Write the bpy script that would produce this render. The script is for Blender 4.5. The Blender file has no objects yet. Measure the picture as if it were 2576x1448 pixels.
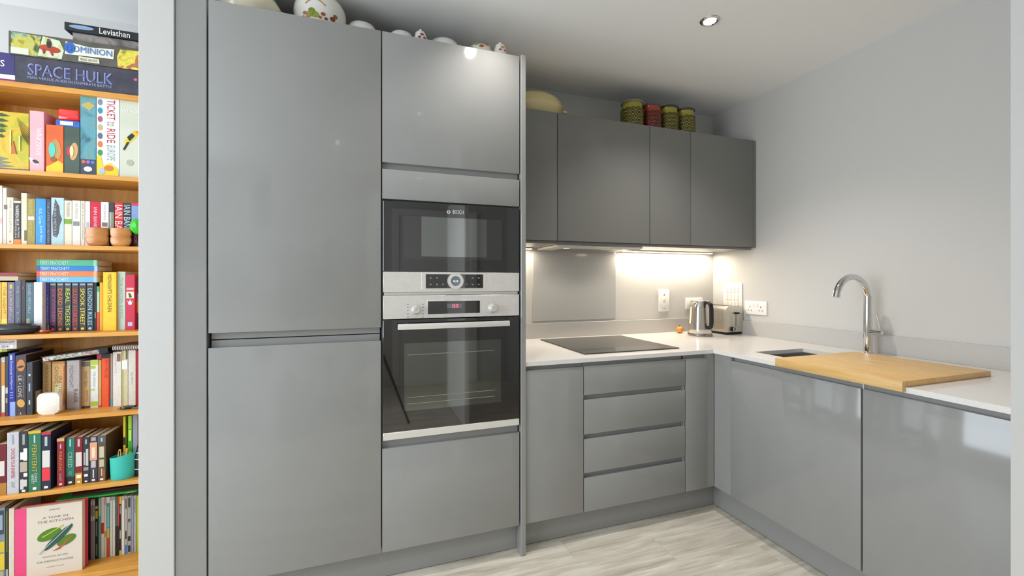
import bpy, bmesh, math, random
from mathutils import Vector, Matrix
random.seed(7)
PI = math.pi
scene = bpy.context.scene
COL = scene.collection

# ------------------------------------------------------------------ camera
FPX, YAW, HCAM, CXP, CYP = 1078.0, 0.3365, 1.27, 1288.0, 706.0
cam_d = bpy.data.cameras.new('camera')
cam = bpy.data.objects.new('camera', cam_d); COL.objects.link(cam)
cam.location = (0, 0, HCAM); cam.rotation_euler = (PI/2, 0, -YAW)
cam_d.sensor_width = 36.0; cam_d.lens = FPX/2576*36.0
cam_d.shift_y = -(724-CYP)/2576
cam_d.clip_start = 0.02
scene.camera = cam

# ------------------------------------------------------------------ world, exposure, large lights
world = bpy.data.worlds.new('world'); scene.world = world; world.use_nodes = True
bg = world.node_tree.nodes['Background']
bg.inputs[0].default_value = (0.80, 0.88, 1.0, 1); bg.inputs[1].default_value = 0.6
vs = scene.view_settings
vs.view_transform = 'Standard'; vs.look = 'None'; vs.gamma = 1.0; vs.use_curve_mapping = False
vs.exposure = 0.36
cy = scene.cycles
cy.use_denoising = True; cy.max_bounces = 7; cy.diffuse_bounces = 5; cy.glossy_bounces = 3; cy.use_adaptive_sampling = True; cy.adaptive_threshold = 0.03
cy.sample_clamp_indirect = 6.0; cy.caustics_reflective = False; cy.caustics_refractive = False
cy.blur_glossy = 0.5

def area_light(name, loc, rot, sx, sy, power, color, spread=PI):
    d = bpy.data.lights.new(name, 'AREA'); d.shape = 'RECTANGLE'; d.size = sx; d.size_y = sy
    d.energy = power; d.color = color; d.spread = spread
    o = bpy.data.objects.new(name, d); COL.objects.link(o); o.location = loc; o.rotation_euler = rot
    return o
# daylight through the wide window in the left wall of the room
area_light('window_left_offscreen', (-2.72, 0.75, 1.42), (PI/2, 0, -PI/2), 2.50, 1.48, 82, (0.82, 0.91, 1.0))

# ------------------------------------------------------------------ helpers
SIN, COS = math.sin(YAW), math.cos(YAW)
def ray(px, py=CYP):
    u = (px-CXP)/FPX; v = (py-CYP)/FPX
    return (SIN+COS*u, COS-SIN*u, -v)
def XA(px, Y):                      # world X where the sight line of column px meets the plane y = Y
    d = ray(px); return d[0]*Y/d[1]
def YA(px, X):
    d = ray(px); return d[1]*X/d[0]
def ZA(px, py, Y):                  # world Z on plane y = Y
    d = ray(px, py); return HCAM+d[2]*Y/d[1]
def ZX(px, py, X):
    d = ray(px, py); return HCAM+d[2]*X/d[0]

def lin(h):
    if isinstance(h, str):
        h = h.lstrip('#'); c = [int(h[i:i+2], 16)/255 for i in (0, 2, 4)]
    else:
        return tuple(h)
    return tuple((v/12.92 if v <= .04045 else ((v+.055)/1.055)**2.4) for v in c)
MATS = {}
def mat(col, rough=.5, metal=0., spec=.5, coat=0., emis=None, estr=0., noise=0., nscale=20., bump=0., bscale=200., trans=0., ior=1.45, alpha=1.):
    key = (str(col), rough, metal, spec, coat, str(emis), estr, noise, nscale, bump, bscale, trans, ior, alpha)
    if key in MATS: return MATS[key]
    m = bpy.data.materials.new('mat_%d' % len(MATS)); m.use_nodes = True
    nt = m.node_tree; b = nt.nodes['Principled BSDF']
    c = lin(col)
    b.inputs['Base Color'].default_value = (*c, 1)
    b.inputs['Roughness'].default_value = rough; b.inputs['Metallic'].default_value = metal
    b.inputs['Specular IOR Level'].default_value = spec; b.inputs['Coat Weight'].default_value = coat
    b.inputs['Coat Roughness'].default_value = .04
    b.inputs['Transmission Weight'].default_value = trans; b.inputs['IOR'].default_value = ior
    b.inputs['Alpha'].default_value = alpha
    if emis is not None:
        b.inputs['Emission Color'].default_value = (*lin(emis), 1); b.inputs['Emission Strength'].default_value = estr
    if noise or bump:
        tc = nt.nodes.new('ShaderNodeTexCoord')
    if noise:
        n = nt.nodes.new('ShaderNodeTexNoise'); n.inputs['Scale'].default_value = nscale; n.inputs['Detail'].default_value = 4
        r = nt.nodes.new('ShaderNodeValToRGB')
        r.color_ramp.elements[0].position = .35; r.color_ramp.elements[1].position = .65
        r.color_ramp.elements[0].color = (*[max(0, v*(1-noise)) for v in c], 1)
        r.color_ramp.elements[1].color = (*[min(1, v*(1+noise)) for v in c], 1)
        nt.links.new(tc.outputs['Object'], n.inputs['Vector']); nt.links.new(n.outputs['Fac'], r.inputs['Fac'])
        nt.links.new(r.outputs['Color'], b.inputs['Base Color'])
    if bump:
        n2 = nt.nodes.new('ShaderNodeTexNoise'); n2.inputs['Scale'].default_value = bscale
        bp = nt.nodes.new('ShaderNodeBump'); bp.inputs['Strength'].default_value = bump; bp.inputs['Distance'].default_value = .002
        nt.links.new(tc.outputs['Object'], n2.inputs['Vector']); nt.links.new(n2.outputs['Fac'], bp.inputs['Height'])
        nt.links.new(bp.outputs['Normal'], b.inputs['Normal'])
    MATS[key] = m
    return m
def wood(name, c1, c2, axis='X', scale=6., rough=.45, stretch=14., contrast=(.3, .7)):
    m = bpy.data.materials.new(name); m.use_nodes = True
    nt = m.node_tree; b = nt.nodes['Principled BSDF']; b.inputs['Roughness'].default_value = rough
    tc = nt.nodes.new('ShaderNodeTexCoord'); mp = nt.nodes.new('ShaderNodeMapping')
    oi = nt.nodes.new('ShaderNodeObjectInfo')
    s = [stretch*scale/6]*3; s['XYZ'.index(axis)] = scale/6
    mp.inputs['Scale'].default_value = s
    ad = nt.nodes.new('ShaderNodeVectorMath'); ad.operation = 'ADD'
    sc = nt.nodes.new('ShaderNodeVectorMath'); sc.operation = 'SCALE'; sc.inputs['Scale'].default_value = 37.
    cb = nt.nodes.new('ShaderNodeCombineXYZ')
    for i in range(3): nt.links.new(oi.outputs['Random'], cb.inputs[i])
    nt.links.new(cb.outputs[0], sc.inputs[0])
    nt.links.new(tc.outputs['Object'], ad.inputs[0]); nt.links.new(sc.outputs[0], ad.inputs[1])
    nt.links.new(ad.outputs[0], mp.inputs['Vector'])
    n = nt.nodes.new('ShaderNodeTexNoise'); n.inputs['Scale'].default_value = 3.0; n.inputs['Detail'].default_value = 8
    n.inputs['Roughness'].default_value = .6; n.inputs['Distortion'].default_value = .6
    nt.links.new(mp.outputs[0], n.inputs['Vector'])
    r = nt.nodes.new('ShaderNodeValToRGB')
    r.color_ramp.elements[0].position, r.color_ramp.elements[1].position = contrast
    r.color_ramp.elements[0].color = (*lin(c1), 1); r.color_ramp.elements[1].color = (*lin(c2), 1)
    nt.links.new(n.outputs['Fac'], r.inputs['Fac']); nt.links.new(r.outputs['Color'], b.inputs['Base Color'])
    return m
def art(name, cols, scale=8., rough=.35, dist=1.2):     # printed picture: blotches of several inks
    m = bpy.data.materials.new(name); m.use_nodes = True
    nt = m.node_tree; b = nt.nodes['Principled BSDF']; b.inputs['Roughness'].default_value = rough
    tc = nt.nodes.new('ShaderNodeTexCoord'); n = nt.nodes.new('ShaderNodeTexNoise')
    n.inputs['Scale'].default_value = scale; n.inputs['Detail'].default_value = 5; n.inputs['Distortion'].default_value = dist
    r = nt.nodes.new('ShaderNodeValToRGB'); cr = r.color_ramp
    while len(cr.elements) < len(cols): cr.elements.new(.5)
    for i, c in enumerate(cols):
        cr.elements[i].position = .28+.44*i/max(1, len(cols)-1); cr.elements[i].color = (*lin(c), 1)
    nt.links.new(tc.outputs['Object'], n.inputs['Vector']); nt.links.new(n.outputs['Fac'], r.inputs['Fac'])
    nt.links.new(r.outputs['Color'], b.inputs['Base Color'])
    return m

ORG = {}
def nbm(): return bmesh.new()
def box(bm, x0, x1, y0, y1, z0, z1, bev=0., seg=1):
    if x0 > x1: x0, x1 = x1, x0
    if y0 > y1: y0, y1 = y1, y0
    if z0 > z1: z0, z1 = z1, z0
    r = bmesh.ops.create_cube(bm, size=1.0)
    vs_ = r['verts']
    for v in vs_:
        v.co = Vector(((x0+x1)/2+v.co.x*(x1-x0), (y0+y1)/2+v.co.y*(y1-y0), (z0+z1)/2+v.co.z*(z1-z0)))
    if bev > 0:
        es = list({e for v in vs_ for e in v.link_edges})
        bmesh.ops.bevel(bm, geom=es, offset=bev, segments=seg, affect='EDGES', profile=.5)
    return vs_
def lathe(bm, prof, cx=0., cy_=0., cz=0., n=32, sx=1., sy=1., cap=True):
    rings = []
    for (r, z) in prof:
        if r < 1e-6:
            rings.append([bm.verts.new((cx, cy_, cz+z))])
        else:
            rings.append([bm.verts.new((cx+sx*r*math.cos(2*PI*i/n), cy_+sy*r*math.sin(2*PI*i/n), cz+z)) for i in range(n)])
    for a, b in zip(rings, rings[1:]):
        for i in range(n):
            j = (i+1) % n
            if len(a) == 1 and len(b) == 1: continue
            if len(a) == 1: bm.faces.new((a[0], b[i], b[j]))
            elif len(b) == 1: bm.faces.new((a[i], b[0], a[j]))
            else: bm.faces.new((a[i], a[j], b[j], b[i]))
    if cap and len(rings[0]) > 1: bm.faces.new(list(reversed(rings[0])))
    if cap and len(rings[-1]) > 1: bm.faces.new(rings[-1])
    return bm
def tube(bm, pts, r, n=12, cap=True):
    pts = [Vector(p) for p in pts]; rings = []
    rr = r if isinstance(r, (list, tuple)) else [r]*len(pts)
    t0 = (pts[1]-pts[0]).normalized()
    up = Vector((0, 0, 1)) if abs(t0.z) < .9 else Vector((1, 0, 0))
    nrm = t0.cross(up).normalized()
    for i, p in enumerate(pts):
        t = (pts[min(i+1, len(pts)-1)]-pts[max(i-1, 0)]).normalized()
        nrm = (nrm-t*nrm.dot(t)).normalized(); bn = t.cross(nrm)
        rings.append([bm.verts.new(p+rr[i]*(math.cos(2*PI*k/n)*nrm+math.sin(2*PI*k/n)*bn)) for k in range(n)])
    for a, b in zip(rings, rings[1:]):
        for i in range(n):
            j = (i+1) % n; bm.faces.new((a[i], a[j], b[j], b[i]))
    if cap:
        bm.faces.new(list(reversed(rings[0]))); bm.faces.new(rings[-1])
def disc_y(bm, cx, y, cz, r, depth, n=32):      # disc whose axis is Y, front at y, going back by depth
    a = [bm.verts.new((cx+r*math.cos(2*PI*i/n), y, cz+r*math.sin(2*PI*i/n))) for i in range(n)]
    b = [bm.verts.new((v.co.x, y+depth, v.co.z)) for v in a]
    bm.faces.new(a); bm.faces.new(list(reversed(b)))
    for i in range(n): bm.faces.new((a[i], b[i], b[(i+1) % n], a[(i+1) % n]))
def ring_y(bm, cx, y, cz, r0, r1, depth, n=40):
    A = [[bm.verts.new((cx+r*math.cos(2*PI*i/n), yy, cz+r*math.sin(2*PI*i/n))) for i in range(n)] for (r, yy) in ((r0, y), (r1, y), (r1, y+depth), (r0, y+depth))]
    for q in range(4):
        a, b = A[q], A[(q+1) % 4]
        for i in range(n): bm.faces.new((a[i], a[(i+1) % n], b[(i+1) % n], b[i]))
def poly_y(bm, pts, y, depth):                  # extruded outline in the XZ plane
    a = [bm.verts.new((p[0], y, p[1])) for p in pts]; b = [bm.verts.new((p[0], y+depth, p[1])) for p in pts]
    n = len(pts)
    bm.faces.new(a); bm.faces.new(list(reversed(b)))
    for i in range(n): bm.faces.new((a[i], b[i], b[(i+1) % n], a[(i+1) % n]))
def poly_z(bm, pts, z0, z1):
    a = [bm.verts.new((p[0], p[1], z0)) for p in pts]; b = [bm.verts.new((p[0], p[1], z1)) for p in pts]
    n = len(pts)
    bm.faces.new(list(reversed(a))); bm.faces.new(b)
    for i in range(n): bm.faces.new((a[i], a[(i+1) % n], b[(i+1) % n], b[i]))
def slab(bm, xs, ys, keep, z0, z1):             # slab of grid cells (holes where keep is false)
    V = {}
    def v(i, j, z):
        k = (i, j, z)
        if k not in V: V[k] = bm.verts.new((xs[i], ys[j], z))
        return V[k]
    nx, ny = len(xs)-1, len(ys)-1
    K = [[keep((xs[i]+xs[i+1])/2, (ys[j]+ys[j+1])/2) for j in range(ny)] for i in range(nx)]
    g = lambda i, j: 0 <= i < nx and 0 <= j < ny and K[i][j]
    for i in range(nx):
        for j in range(ny):
            if not K[i][j]: continue
            bm.faces.new((v(i, j, z1), v(i+1, j, z1), v(i+1, j+1, z1), v(i, j+1, z1)))
            bm.faces.new((v(i, j, z0), v(i, j+1, z0), v(i+1, j+1, z0), v(i+1, j, z0)))
            for (di, dj, a, b) in ((0, -1, (i, j), (i+1, j)), (1, 0, (i+1, j), (i+1, j+1)), (0, 1, (i+1, j+1), (i, j+1)), (-1, 0, (i, j+1), (i, j))):
                if not g(i+di, j+dj):
                    bm.faces.new((v(*a, z0), v(*b, z0), v(*b, z1), v(*a, z1)))
def ob(name, bm, m, parent=None, smooth=False, local=False, label=None, auto=False):
    bmesh.ops.recalc_face_normals(bm, faces=bm.faces)
    org = ORG.get(parent, Vector((0, 0, 0))) if parent is not None else None
    me = bpy.data.meshes.new(name)
    if parent is None:
        # origin at the base centre of the thing
        if bm.verts:
            xs = [v.co.x for v in bm.verts]; ys = [v.co.y for v in bm.verts]; zs = [v.co.z for v in bm.verts]
            org = Vector(((min(xs)+max(xs))/2, (min(ys)+max(ys))/2, min(zs)))
        else: org = Vector((0, 0, 0))
    if not local or parent is None:
        for v in bm.verts: v.co -= org
    if smooth:
        for f in bm.faces: f.smooth = True
    bm.to_mesh(me); bm.free()
    if smooth:
        try: me.set_sharp_from_angle(angle=math.radians(38))
        except Exception: pass
    me.materials.append(m)
    o = bpy.data.objects.new(name, me); COL.objects.link(o)
    if parent is None: o.location = org
    else: o.parent = parent
    ORG[o] = org
    if label: o['label'] = label
    return o
def thing(name, label, cat, loc=(0, 0, 0), rotz=0., group=None, kind=None):
    o = bpy.data.objects.new(name, None); COL.objects.link(o); o.empty_display_size = .05
    o.location = loc; o.rotation_euler = (0, 0, rotz); o['label'] = label; o['category'] = cat
    if group: o['group'] = group
    if kind: o['kind'] = kind
    ORG[o] = Vector(loc)
    return o
def tag(o, label, cat, group=None):
    o['label'] = label; o['category'] = cat
    if group: o['group'] = group
    return o
def struct(name, bm, m, parent=None, **k):
    o = ob(name, bm, m, parent, **k); o['kind'] = 'structure'
    return o
def textmesh(s):
    c = bpy.data.curves.new('txt', 'FONT'); c.body = s; c.resolution_u = 2; c.fill_mode = 'FRONT'
    o = bpy.data.objects.new('txt', c); COL.objects.link(o)
    bpy.context.view_layer.update()
    me = bpy.data.meshes.new_from_object(o.evaluated_get(bpy.context.evaluated_depsgraph_get()))
    bpy.data.objects.remove(o); bpy.data.curves.remove(c)
    return me
def text(name, s, parent, m, x0, x1, z0, z1, y, mode='h', keep=True):
    """lettering fitted in the rectangle x0..x1, z0..z1 on a face looking to -Y; mode h: upright, d: reads downwards, u: reads upwards"""
    me = textmesh(s)
    xs = [v.co.x for v in me.vertices]; ys = [v.co.y for v in me.vertices]
    if not xs: return None
    tx0, tx1, ty0, ty1 = min(xs), max(xs), min(ys), max(ys)
    W, Hh = (x1-x0, z1-z0) if mode == 'h' else (z1-z0, x1-x0)
    sx = W/(tx1-tx0); sy = Hh/(ty1-ty0)
    if keep: sx = min(sx, sy*1.6); sy = min(sy, sx*1.9)
    cxm, czm = (x0+x1)/2, (z0+z1)/2
    org = ORG[parent]
    for v in me.vertices:
        a = (v.co.x-(tx0+tx1)/2)*sx; b = (v.co.y-(ty0+ty1)/2)*sy
        if mode == 'h': p = (cxm+a, y, czm+b)
        elif mode == 'd': p = (cxm+b, y, czm-a)
        else: p = (cxm-b, y, czm+a)
        v.co = Vector(p)-org
    me.materials.clear(); me.materials.append(m)
    o = bpy.data.objects.new(name, me); COL.objects.link(o); o.parent = parent; ORG[o] = org
    return o
# ------------------------------------------------------------------ materials
M_PAINT = mat('#cac9c6', .6, bump=.05, bscale=300)
M_CEIL = mat('#f3f3f2', .7)
M_DOOR = mat('#949492', .09, spec=.55, coat=0., noise=.015, nscale=6)
M_WALLDOOR = mat('#7b7b78', .32, spec=.4)
M_RAIL = mat('#949492', .3)
M_CARC = mat('#757573', .4)
M_DARK = mat('#151515', .6)
M_PLINTH = mat('#949492', .22)
M_TOP = mat('#e6e3df', .14, spec=.5, noise=.04, nscale=260)
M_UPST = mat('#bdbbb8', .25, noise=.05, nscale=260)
M_STEEL = mat('#e9e5df', .36, metal=.45, noise=.03, nscale=60)
M_STEEL_L = mat('#e9e6e0', .38, metal=.4)
M_CHROME = mat('#d8d9da', .06, metal=1.)
M_BLACKGL = mat('#171412', .03, spec=1., coat=1.)
M_WINGL = mat('#3d3f3d', .04, metal=.15, spec=.9, coat=1.)
M_WHITEPL = mat('#f1efec', .3)
M_LOGO = mat('#e8e8e8', .4)
M_GREYINK = mat('#8d8a86', .5)
M_LAMP = mat('#ffffff', .4, emis='#fff4e0', estr=14.)
M_LED = mat('#ffffff', .4, emis='#ffe2b8', estr=10.)
M_SPLASH = mat('#b4b5b4', .12, spec=.5)
M_FLOORB = mat('#6d6558', .8)
M_PLANK = wood('oak_plank', '#b0a593', '#ebe4d6', 'X', scale=5, rough=.38, stretch=11, contrast=(.28, .68))
M_OAK = wood('shelf_oak', '#c07f2e', '#dfa44c', 'X', scale=7, rough=.42, stretch=9)
M_OAKB = wood('shelf_oak_back', '#c07f2e', '#dfa44c', 'Z', scale=6, rough=.5, stretch=9)
M_BAMBOO = wood('bamboo', '#d3a562', '#e6c182', 'Y', scale=12, rough=.42, stretch=10)
M_CREAMPG = mat('#d9c9ab', .8, noise=.08, nscale=300)

# ------------------------------------------------------------------ key planes
D = 1.857              # plane of the door fronts of the back run
DX = 1.828             # plane of the door fronts of the side run
YB, XR, ZC = 2.61, 2.559, 2.533
ZT = .893              # worktop
ZW0 = ZT-.02
BKY = 2.21             # front of the bookcase

# ------------------------------------------------------------------ the room
xw0, xw1, yw0 = -2.78, 2.70, -1.62
b = nbm(); box(b, xw0-.1, xw1, yw0-.1, YB+.1, -.10, -.014); fl = struct('floor', b, M_FLOORB)
fl['label'] = 'pale washed oak plank floor'
# planks
pw = .178; row = 0; y = yw0
plank_meshes = {}
def plank(x0, x1, y0, y1):
    b = nbm(); box(b, x0, x1, y0+.0004, y1-.0004, -.015, 0, .0007)
    o = ob('plank', b, M_PLANK, None)
    w = o.location.copy(); o.parent = fl; o.location = w-ORG[fl]
    return o
while y < YB:
    y1 = min(y+pw, YB); x = xw0 - (row*0.437 % 1.2)
    while x < XR:
        xa, xb = max(x, xw0), min(x+1.2, XR)
        if xb-xa > .05: plank(xa+.0004, xb-.0004, y, y1)
        x += 1.2
    y = y1; row += 1
b = nbm(); box(b, xw0-.1, xw1, yw0-.1, YB+.1, ZC, ZC+.1); struct('ceiling', b, M_CEIL)
b = nbm(); box(b, xw0-.1, xw1, YB, YB+.1, -.014, ZC); struct('wall_back', b, M_PAINT)
b = nbm(); box(b, XR, XR+.1, .70, YB, -.014, ZC); struct('wall_right', b, M_PAINT)
b = nbm(); box(b, 1.792, xw1, yw0, .702, -.0, ZC); struct('wall_right_pier', b, M_PAINT)
XN0, XN1 = XA(348, D-.005), XA(438, D-.005)
b = nbm(); box(b, XN0, XN1, D-.005, YB, 0, ZC, .002); struct('wall_left_pier', b, M_PAINT)
b = nbm(); box(b, xw0-.1, 1.792, yw0-.1, yw0, 0, ZC); struct('wall_front', b, M_PAINT)
b = nbm()
WA, WB = -.56, 2.06
for q in ((yw0, WA, 0, ZC), (WB, YB, 0, ZC), (WA, WB, 2.22, ZC), (WA, WB, 0, .62)): box(b, xw0-.1, xw0, q[0], q[1], q[2], q[3])
struct('wall_left', b, M_PAINT)
M_FRAME = mat('#e9e9e8', .4)
b = nbm()
for q in ((WA, WA+.06, .62, 2.22), (WB-.06, WB, .62, 2.22), (.71, .79, .62, 2.22), (WA, WB, 2.16, 2.22), (WA, WB, .62, .68)): box(b, xw0-.06, xw0+.015, q[0], q[1], q[2], q[3], .003)
w1 = struct('window_1', b, M_FRAME)
M_PANE = mat('#dfe9f2', .02, trans=1., ior=1.05)
for q in ((WA+.06, .71), (.79, WB-.06)):
    b = nbm(); box(b, xw0-.045, xw0-.040, q[0], q[1], .68, 2.16); ob('pane', b, M_PANE, w1)
# white panelled door in the rear wall with its frame
b = nbm(); box(b, .42, 1.30, yw0, yw0+.02, 0, 2.06, .003)
for q in ((.34, .42, 0, 2.14), (1.30, 1.38, 0, 2.14), (.42, 1.30, 2.06, 2.14)): box(b, q[0], q[1], yw0, yw0+.035, q[2], q[3], .003)
d1 = struct('door_1', b, M_FRAME)
b = nbm(); tube(b, [(.50, yw0+.02, 1.0), (.50, yw0+.06, 1.0), (.62, yw0+.06, 1.0)], .009, 10); ob('door_handle', b, M_STEEL, d1, smooth=True)

b = nbm(); box(b, .83, .87, -.68, .10, .006, 2.03, .003); struct('door_2', b, M_FRAME)

# ------------------------------------------------------------------ cabinets
def front(name, parent, x0, x1, z0, z1, m=M_DOOR, y=D, th=.02, bev=.0015, label=None):
    b = nbm(); box(b, x0, x1, y, y+th, z0, z1, bev, 2); return ob(name, b, m, parent, smooth=True, label=label)
def rail(parent, x0, x1, z0, z1, m=M_RAIL, y=D+.0205, name='handle_rail'):
    """recessed handle channel: a back strip with a small turned lip"""
    b = nbm(); box(b, x0, x1, y, y+.012, z0-.02, z1+(.004 if z1 < ZW0-.002 or z1 > ZT else 0)); box(b, x0, x1, y-.006, y, z0-.02, z0-.017)
    return ob(name, b, m, parent)
XF0, XF1, XF2, XF3 = XA(437.5, D), XA(522, D), XA(960, D), XA(1307.5, D)
ZTT = 2.307; ZDB = .141
# filler panel
b = nbm(); box(b, XN1+.001, XF1-.003, D, D+.60, 0.0, ZTT, .0015)
tag(ob('filler_panel', b, M_DOOR), 'narrow glossy grey filler panel between white wall end and tall fridge cabinet', 'panel')
# tall fridge cabinet
t = thing('tall_cabinet', 'tall glossy grey two-door fridge cabinet beside the oven column', 'cabinet', (XF1, D, 0))
b = nbm(); box(b, XF1, XF2-.001, D+.075, D+.62, ZDB-.005, ZTT-.02); ob('carcass', b, M_CARC, t)
xa, xb = XF1+.0025, XF2-.0025
front('door', t, xa, xb, 1.077, ZTT, label='upper glossy grey door'); front('door', t, xa, xb, ZDB, 1.022, label='lower glossy grey door')
for (z0_, z1_) in ((1.010, 1.0475), (1.0515, 1.090)):      # two profiles with an open slot between them
    b = nbm(); box(b, xa+.004, xb-.004, D+.0225, D+.0345, z0_, z1_); ob('handle_rail', b, M_RAIL, t)
# oven column cabinet
xa, xb = XF2+.0025, XF3-.002
t = thing('oven_cabinet', 'tall glossy grey oven column cabinet with flap door and bottom drawer', 'cabinet', (XF2, D, 0))
b = nbm()
for q in ((XF2+.001, XF2+.019, ZDB, ZTT-.02), (XF3-.019, XF3-.001, ZDB, ZTT-.02)): box(b, q[0], q[1], D+.024, D+.62, q[2], q[3])
for z in (ZDB, .56, 1.60, ZTT-.04): box(b, XF2+.019, XF3-.019, D+.03, D+.62, z, z+.018)
box(b, XF2+.001, XF3-.001, D+.61, D+.62, ZDB, ZTT-.02)
ob('carcass', b, M_CARC, t)
front('door', t, xa, xb, 1.764, ZTT, label='wide upper flap door'); rail(t, xa+.002, xb-.002, 1.736, 1.764)
front('fascia', t, xa, xb, 1.612, 1.736); front('drawer_front', t, xa, xb, ZDB, .571); rail(t, xa+.002, xb-.002, .571, .606)
# end panel
XP1 = XA(1321, D)
b = nbm(); box(b, XF3+.0035, XP1, D-.010, YB-.002, 0.003, ZTT+.004, .0015)
tag(ob('end_panel', b, M_DOOR), 'tall grey end panel dividing oven column from hob worktop', 'panel')
# plinths
def plinth(x0, x1, y0, y1, label):
    b = nbm(); box(b, x0, x1, y0, y1, .004, ZDB-.006, .001); return tag(ob('plinth_board', b, M_PLINTH), label, 'plinth')
plinth(XF1, XF3+.003, 1.914, 1.930, 'grey plinth board under the fridge and oven cabinets')
plinth(XP1, 1.886, 1.920, 1.936, 'grey plinth board under the drawer cabinets')
plinth(1.886, 1.902, .704, 1.936, 'grey plinth board under the sink cabinets')

# base cabinets, back run
def carc(t, x0, x1, y0, y1, z0=ZDB, z1=ZW0):
    b = nbm(); box(b, x0, x1, y0, y1, z0, z1-.001); return ob('carcass', b, M_CARC, t)
ZD1 = .852
xs = [XP1+.002, XA(1468.5, D), XA(1724.5, D), XA(1780.5, D), DX]
t = thing('base_cabinet', 'grey base cabinet with one plain door beside the oven column', 'cabinet', (xs[0], D, 0))
carc(t, xs[0], xs[1], D+.04, YB-.01); front('door', t, xs[0]+.001, xs[1]-.002, ZDB, ZD1); rail(t, xs[0], xs[1]-.001, ZD1, ZW0-.001)
t = thing('drawer_cabinet', 'grey base cabinet with four drawers under the hob', 'cabinet', (xs[1], D, 0))
carc(t, xs[1], xs[2], D+.04, YB-.01)
dz = [(.712, ZD1), (.520, .688), (.331, .496), (ZDB, .306)]
for (z0, z1) in dz:
    front('drawer_front', t, xs[1]+.002, xs[2]-.002, z0, z1); zt = {ZD1: ZW0-.001, .688: .712, .496: .520, .306: .331}[z1]
    rail(t, xs[1]+.002, xs[2]-.010, z1, zt)
for (z0, z1) in ((.688, .712), (.496, .520), (.306, .331)):
    b = nbm(); box(b, xs[2]-.010, xs[2]-.005, D+.003, D+.036, z0, z1); ob('rail_end', b, M_RAIL, t)
t = thing('corner_cabinet', 'grey corner base cabinet with one narrow door beside the drawers', 'cabinet', (xs[2], D, 0))
carc(t, xs[2], DX+.02, D+.04, YB-.01)
front('door', t, xs[2]+.002, xs[3]-.0006, ZDB, ZD1); rail(t, xs[2]+.002, xs[3]-.006, ZD1, ZW0-.001)
b = nbm(); box(b, xs[3], DX-.001, D+.001, D+.06, ZDB, ZW0-.001, .001); ob('corner_post', b, M_DOOR, t)
b = nbm(); box(b, xs[3]-.006, xs[3]-.001, D+.003, D+.036, ZD1, ZW0-.001); ob('rail_end', b, M_RAIL, t)

# base cabinets, side run (fronts look to -X)
def frontx(name, t, y0, y1, z0, z1, m=M_DOOR):
    b = nbm(); box(b, DX, DX+.02, y0, y1, z0, z1, .0015, 2); return ob(name, b, m, t, smooth=True)
def railx(t, y0, y1, z0, z1):
    b = nbm(); box(b, DX+.0205, DX+.032, y0, y1, z0-.02, z1); box(b, DX+.0202, DX+.0206, y0, y1, z0-.02, z0-.017)
    return ob('handle_rail', b, M_RAIL, t)
YG = YA(2167.5, DX); YP = YA(1838, DX)
t = thing('sink_cabinet', 'grey base cabinet with wide door under the sink at the corner', 'cabinet', (DX, YG, 0))
b = nbm(); box(b, DX+.04, XR-.01, YG, 1.80, ZDB, .66); box(b, DX+.04, DX+.058, YG, 1.80, .66, ZW0-.03); ob('carcass', b, M_CARC, t)
frontx('door', t, YG+.0035, YP, ZDB, ZD1); railx(t, YG+.003, YP-.005, ZD1, ZW0-.001)
b = nbm(); box(b, DX, DX+.02, YP+.0006, D+.0005, ZDB, ZW0-.001, .001); ob('corner_post', b, M_DOOR, t)
b = nbm(); box(b, DX+.003, DX+.036, YP-.005, YP, ZD1, ZW0-.001); ob('rail_end', b, M_RAIL, t)
t = thing('base_cabinet', 'grey base cabinet with wide door under the chopping board, against the white wall end', 'cabinet', (DX, .703, 0))
b = nbm(); box(b, DX+.04, XR-.01, .703, YG-.002, ZDB, ZW0-.001); ob('carcass', b, M_CARC, t)
frontx('door', t, .704, YG-.003, ZDB, ZD1); railx(t, .704, YG-.003, ZD1, ZW0-.001)
b = nbm(); box(b, DX+.006, DX+.026, YG-.0035, YG-.0005, ZD1-.002, ZW0-.001); ob('rail_joint', b, M_WHITEPL, t)

# worktop (one continuous L) with the sink cut-out
WX, WY = 1.820, 1.853
SX0, SX1, SY0, SY1 = 1.965, 2.325, 1.25, 1.722
b = nbm()
slab(b, [XP1+.001, WX, SX0, SX1, XR-.001], [.703, SY0, SY1, WY, YB-.001],
     lambda x, y: (y > WY or x > WX) and not (SX0 < x < SX1 and SY0 < y < SY1), ZW0, ZT)
tag(ob('worktop', b, M_TOP), 'white speckled quartz worktop running round the corner', 'worktop')
UPZ = ZT+.098
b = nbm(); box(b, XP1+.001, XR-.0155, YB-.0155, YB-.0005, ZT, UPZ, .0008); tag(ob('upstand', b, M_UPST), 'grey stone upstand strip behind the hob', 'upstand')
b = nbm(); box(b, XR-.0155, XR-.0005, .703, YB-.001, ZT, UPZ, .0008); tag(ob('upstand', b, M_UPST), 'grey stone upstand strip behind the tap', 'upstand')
# glass splashback behind the hob
YS = YB-.008
b = nbm(); box(b, XA(1341, YS), XA(1549, YS), YS, YB-.0005, ZA(1341, 808, YS), 1.488, .0008)
tag(ob('splashback', b, M_SPLASH), 'plain grey glass splashback on the wall behind the hob', 'splashback')

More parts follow.
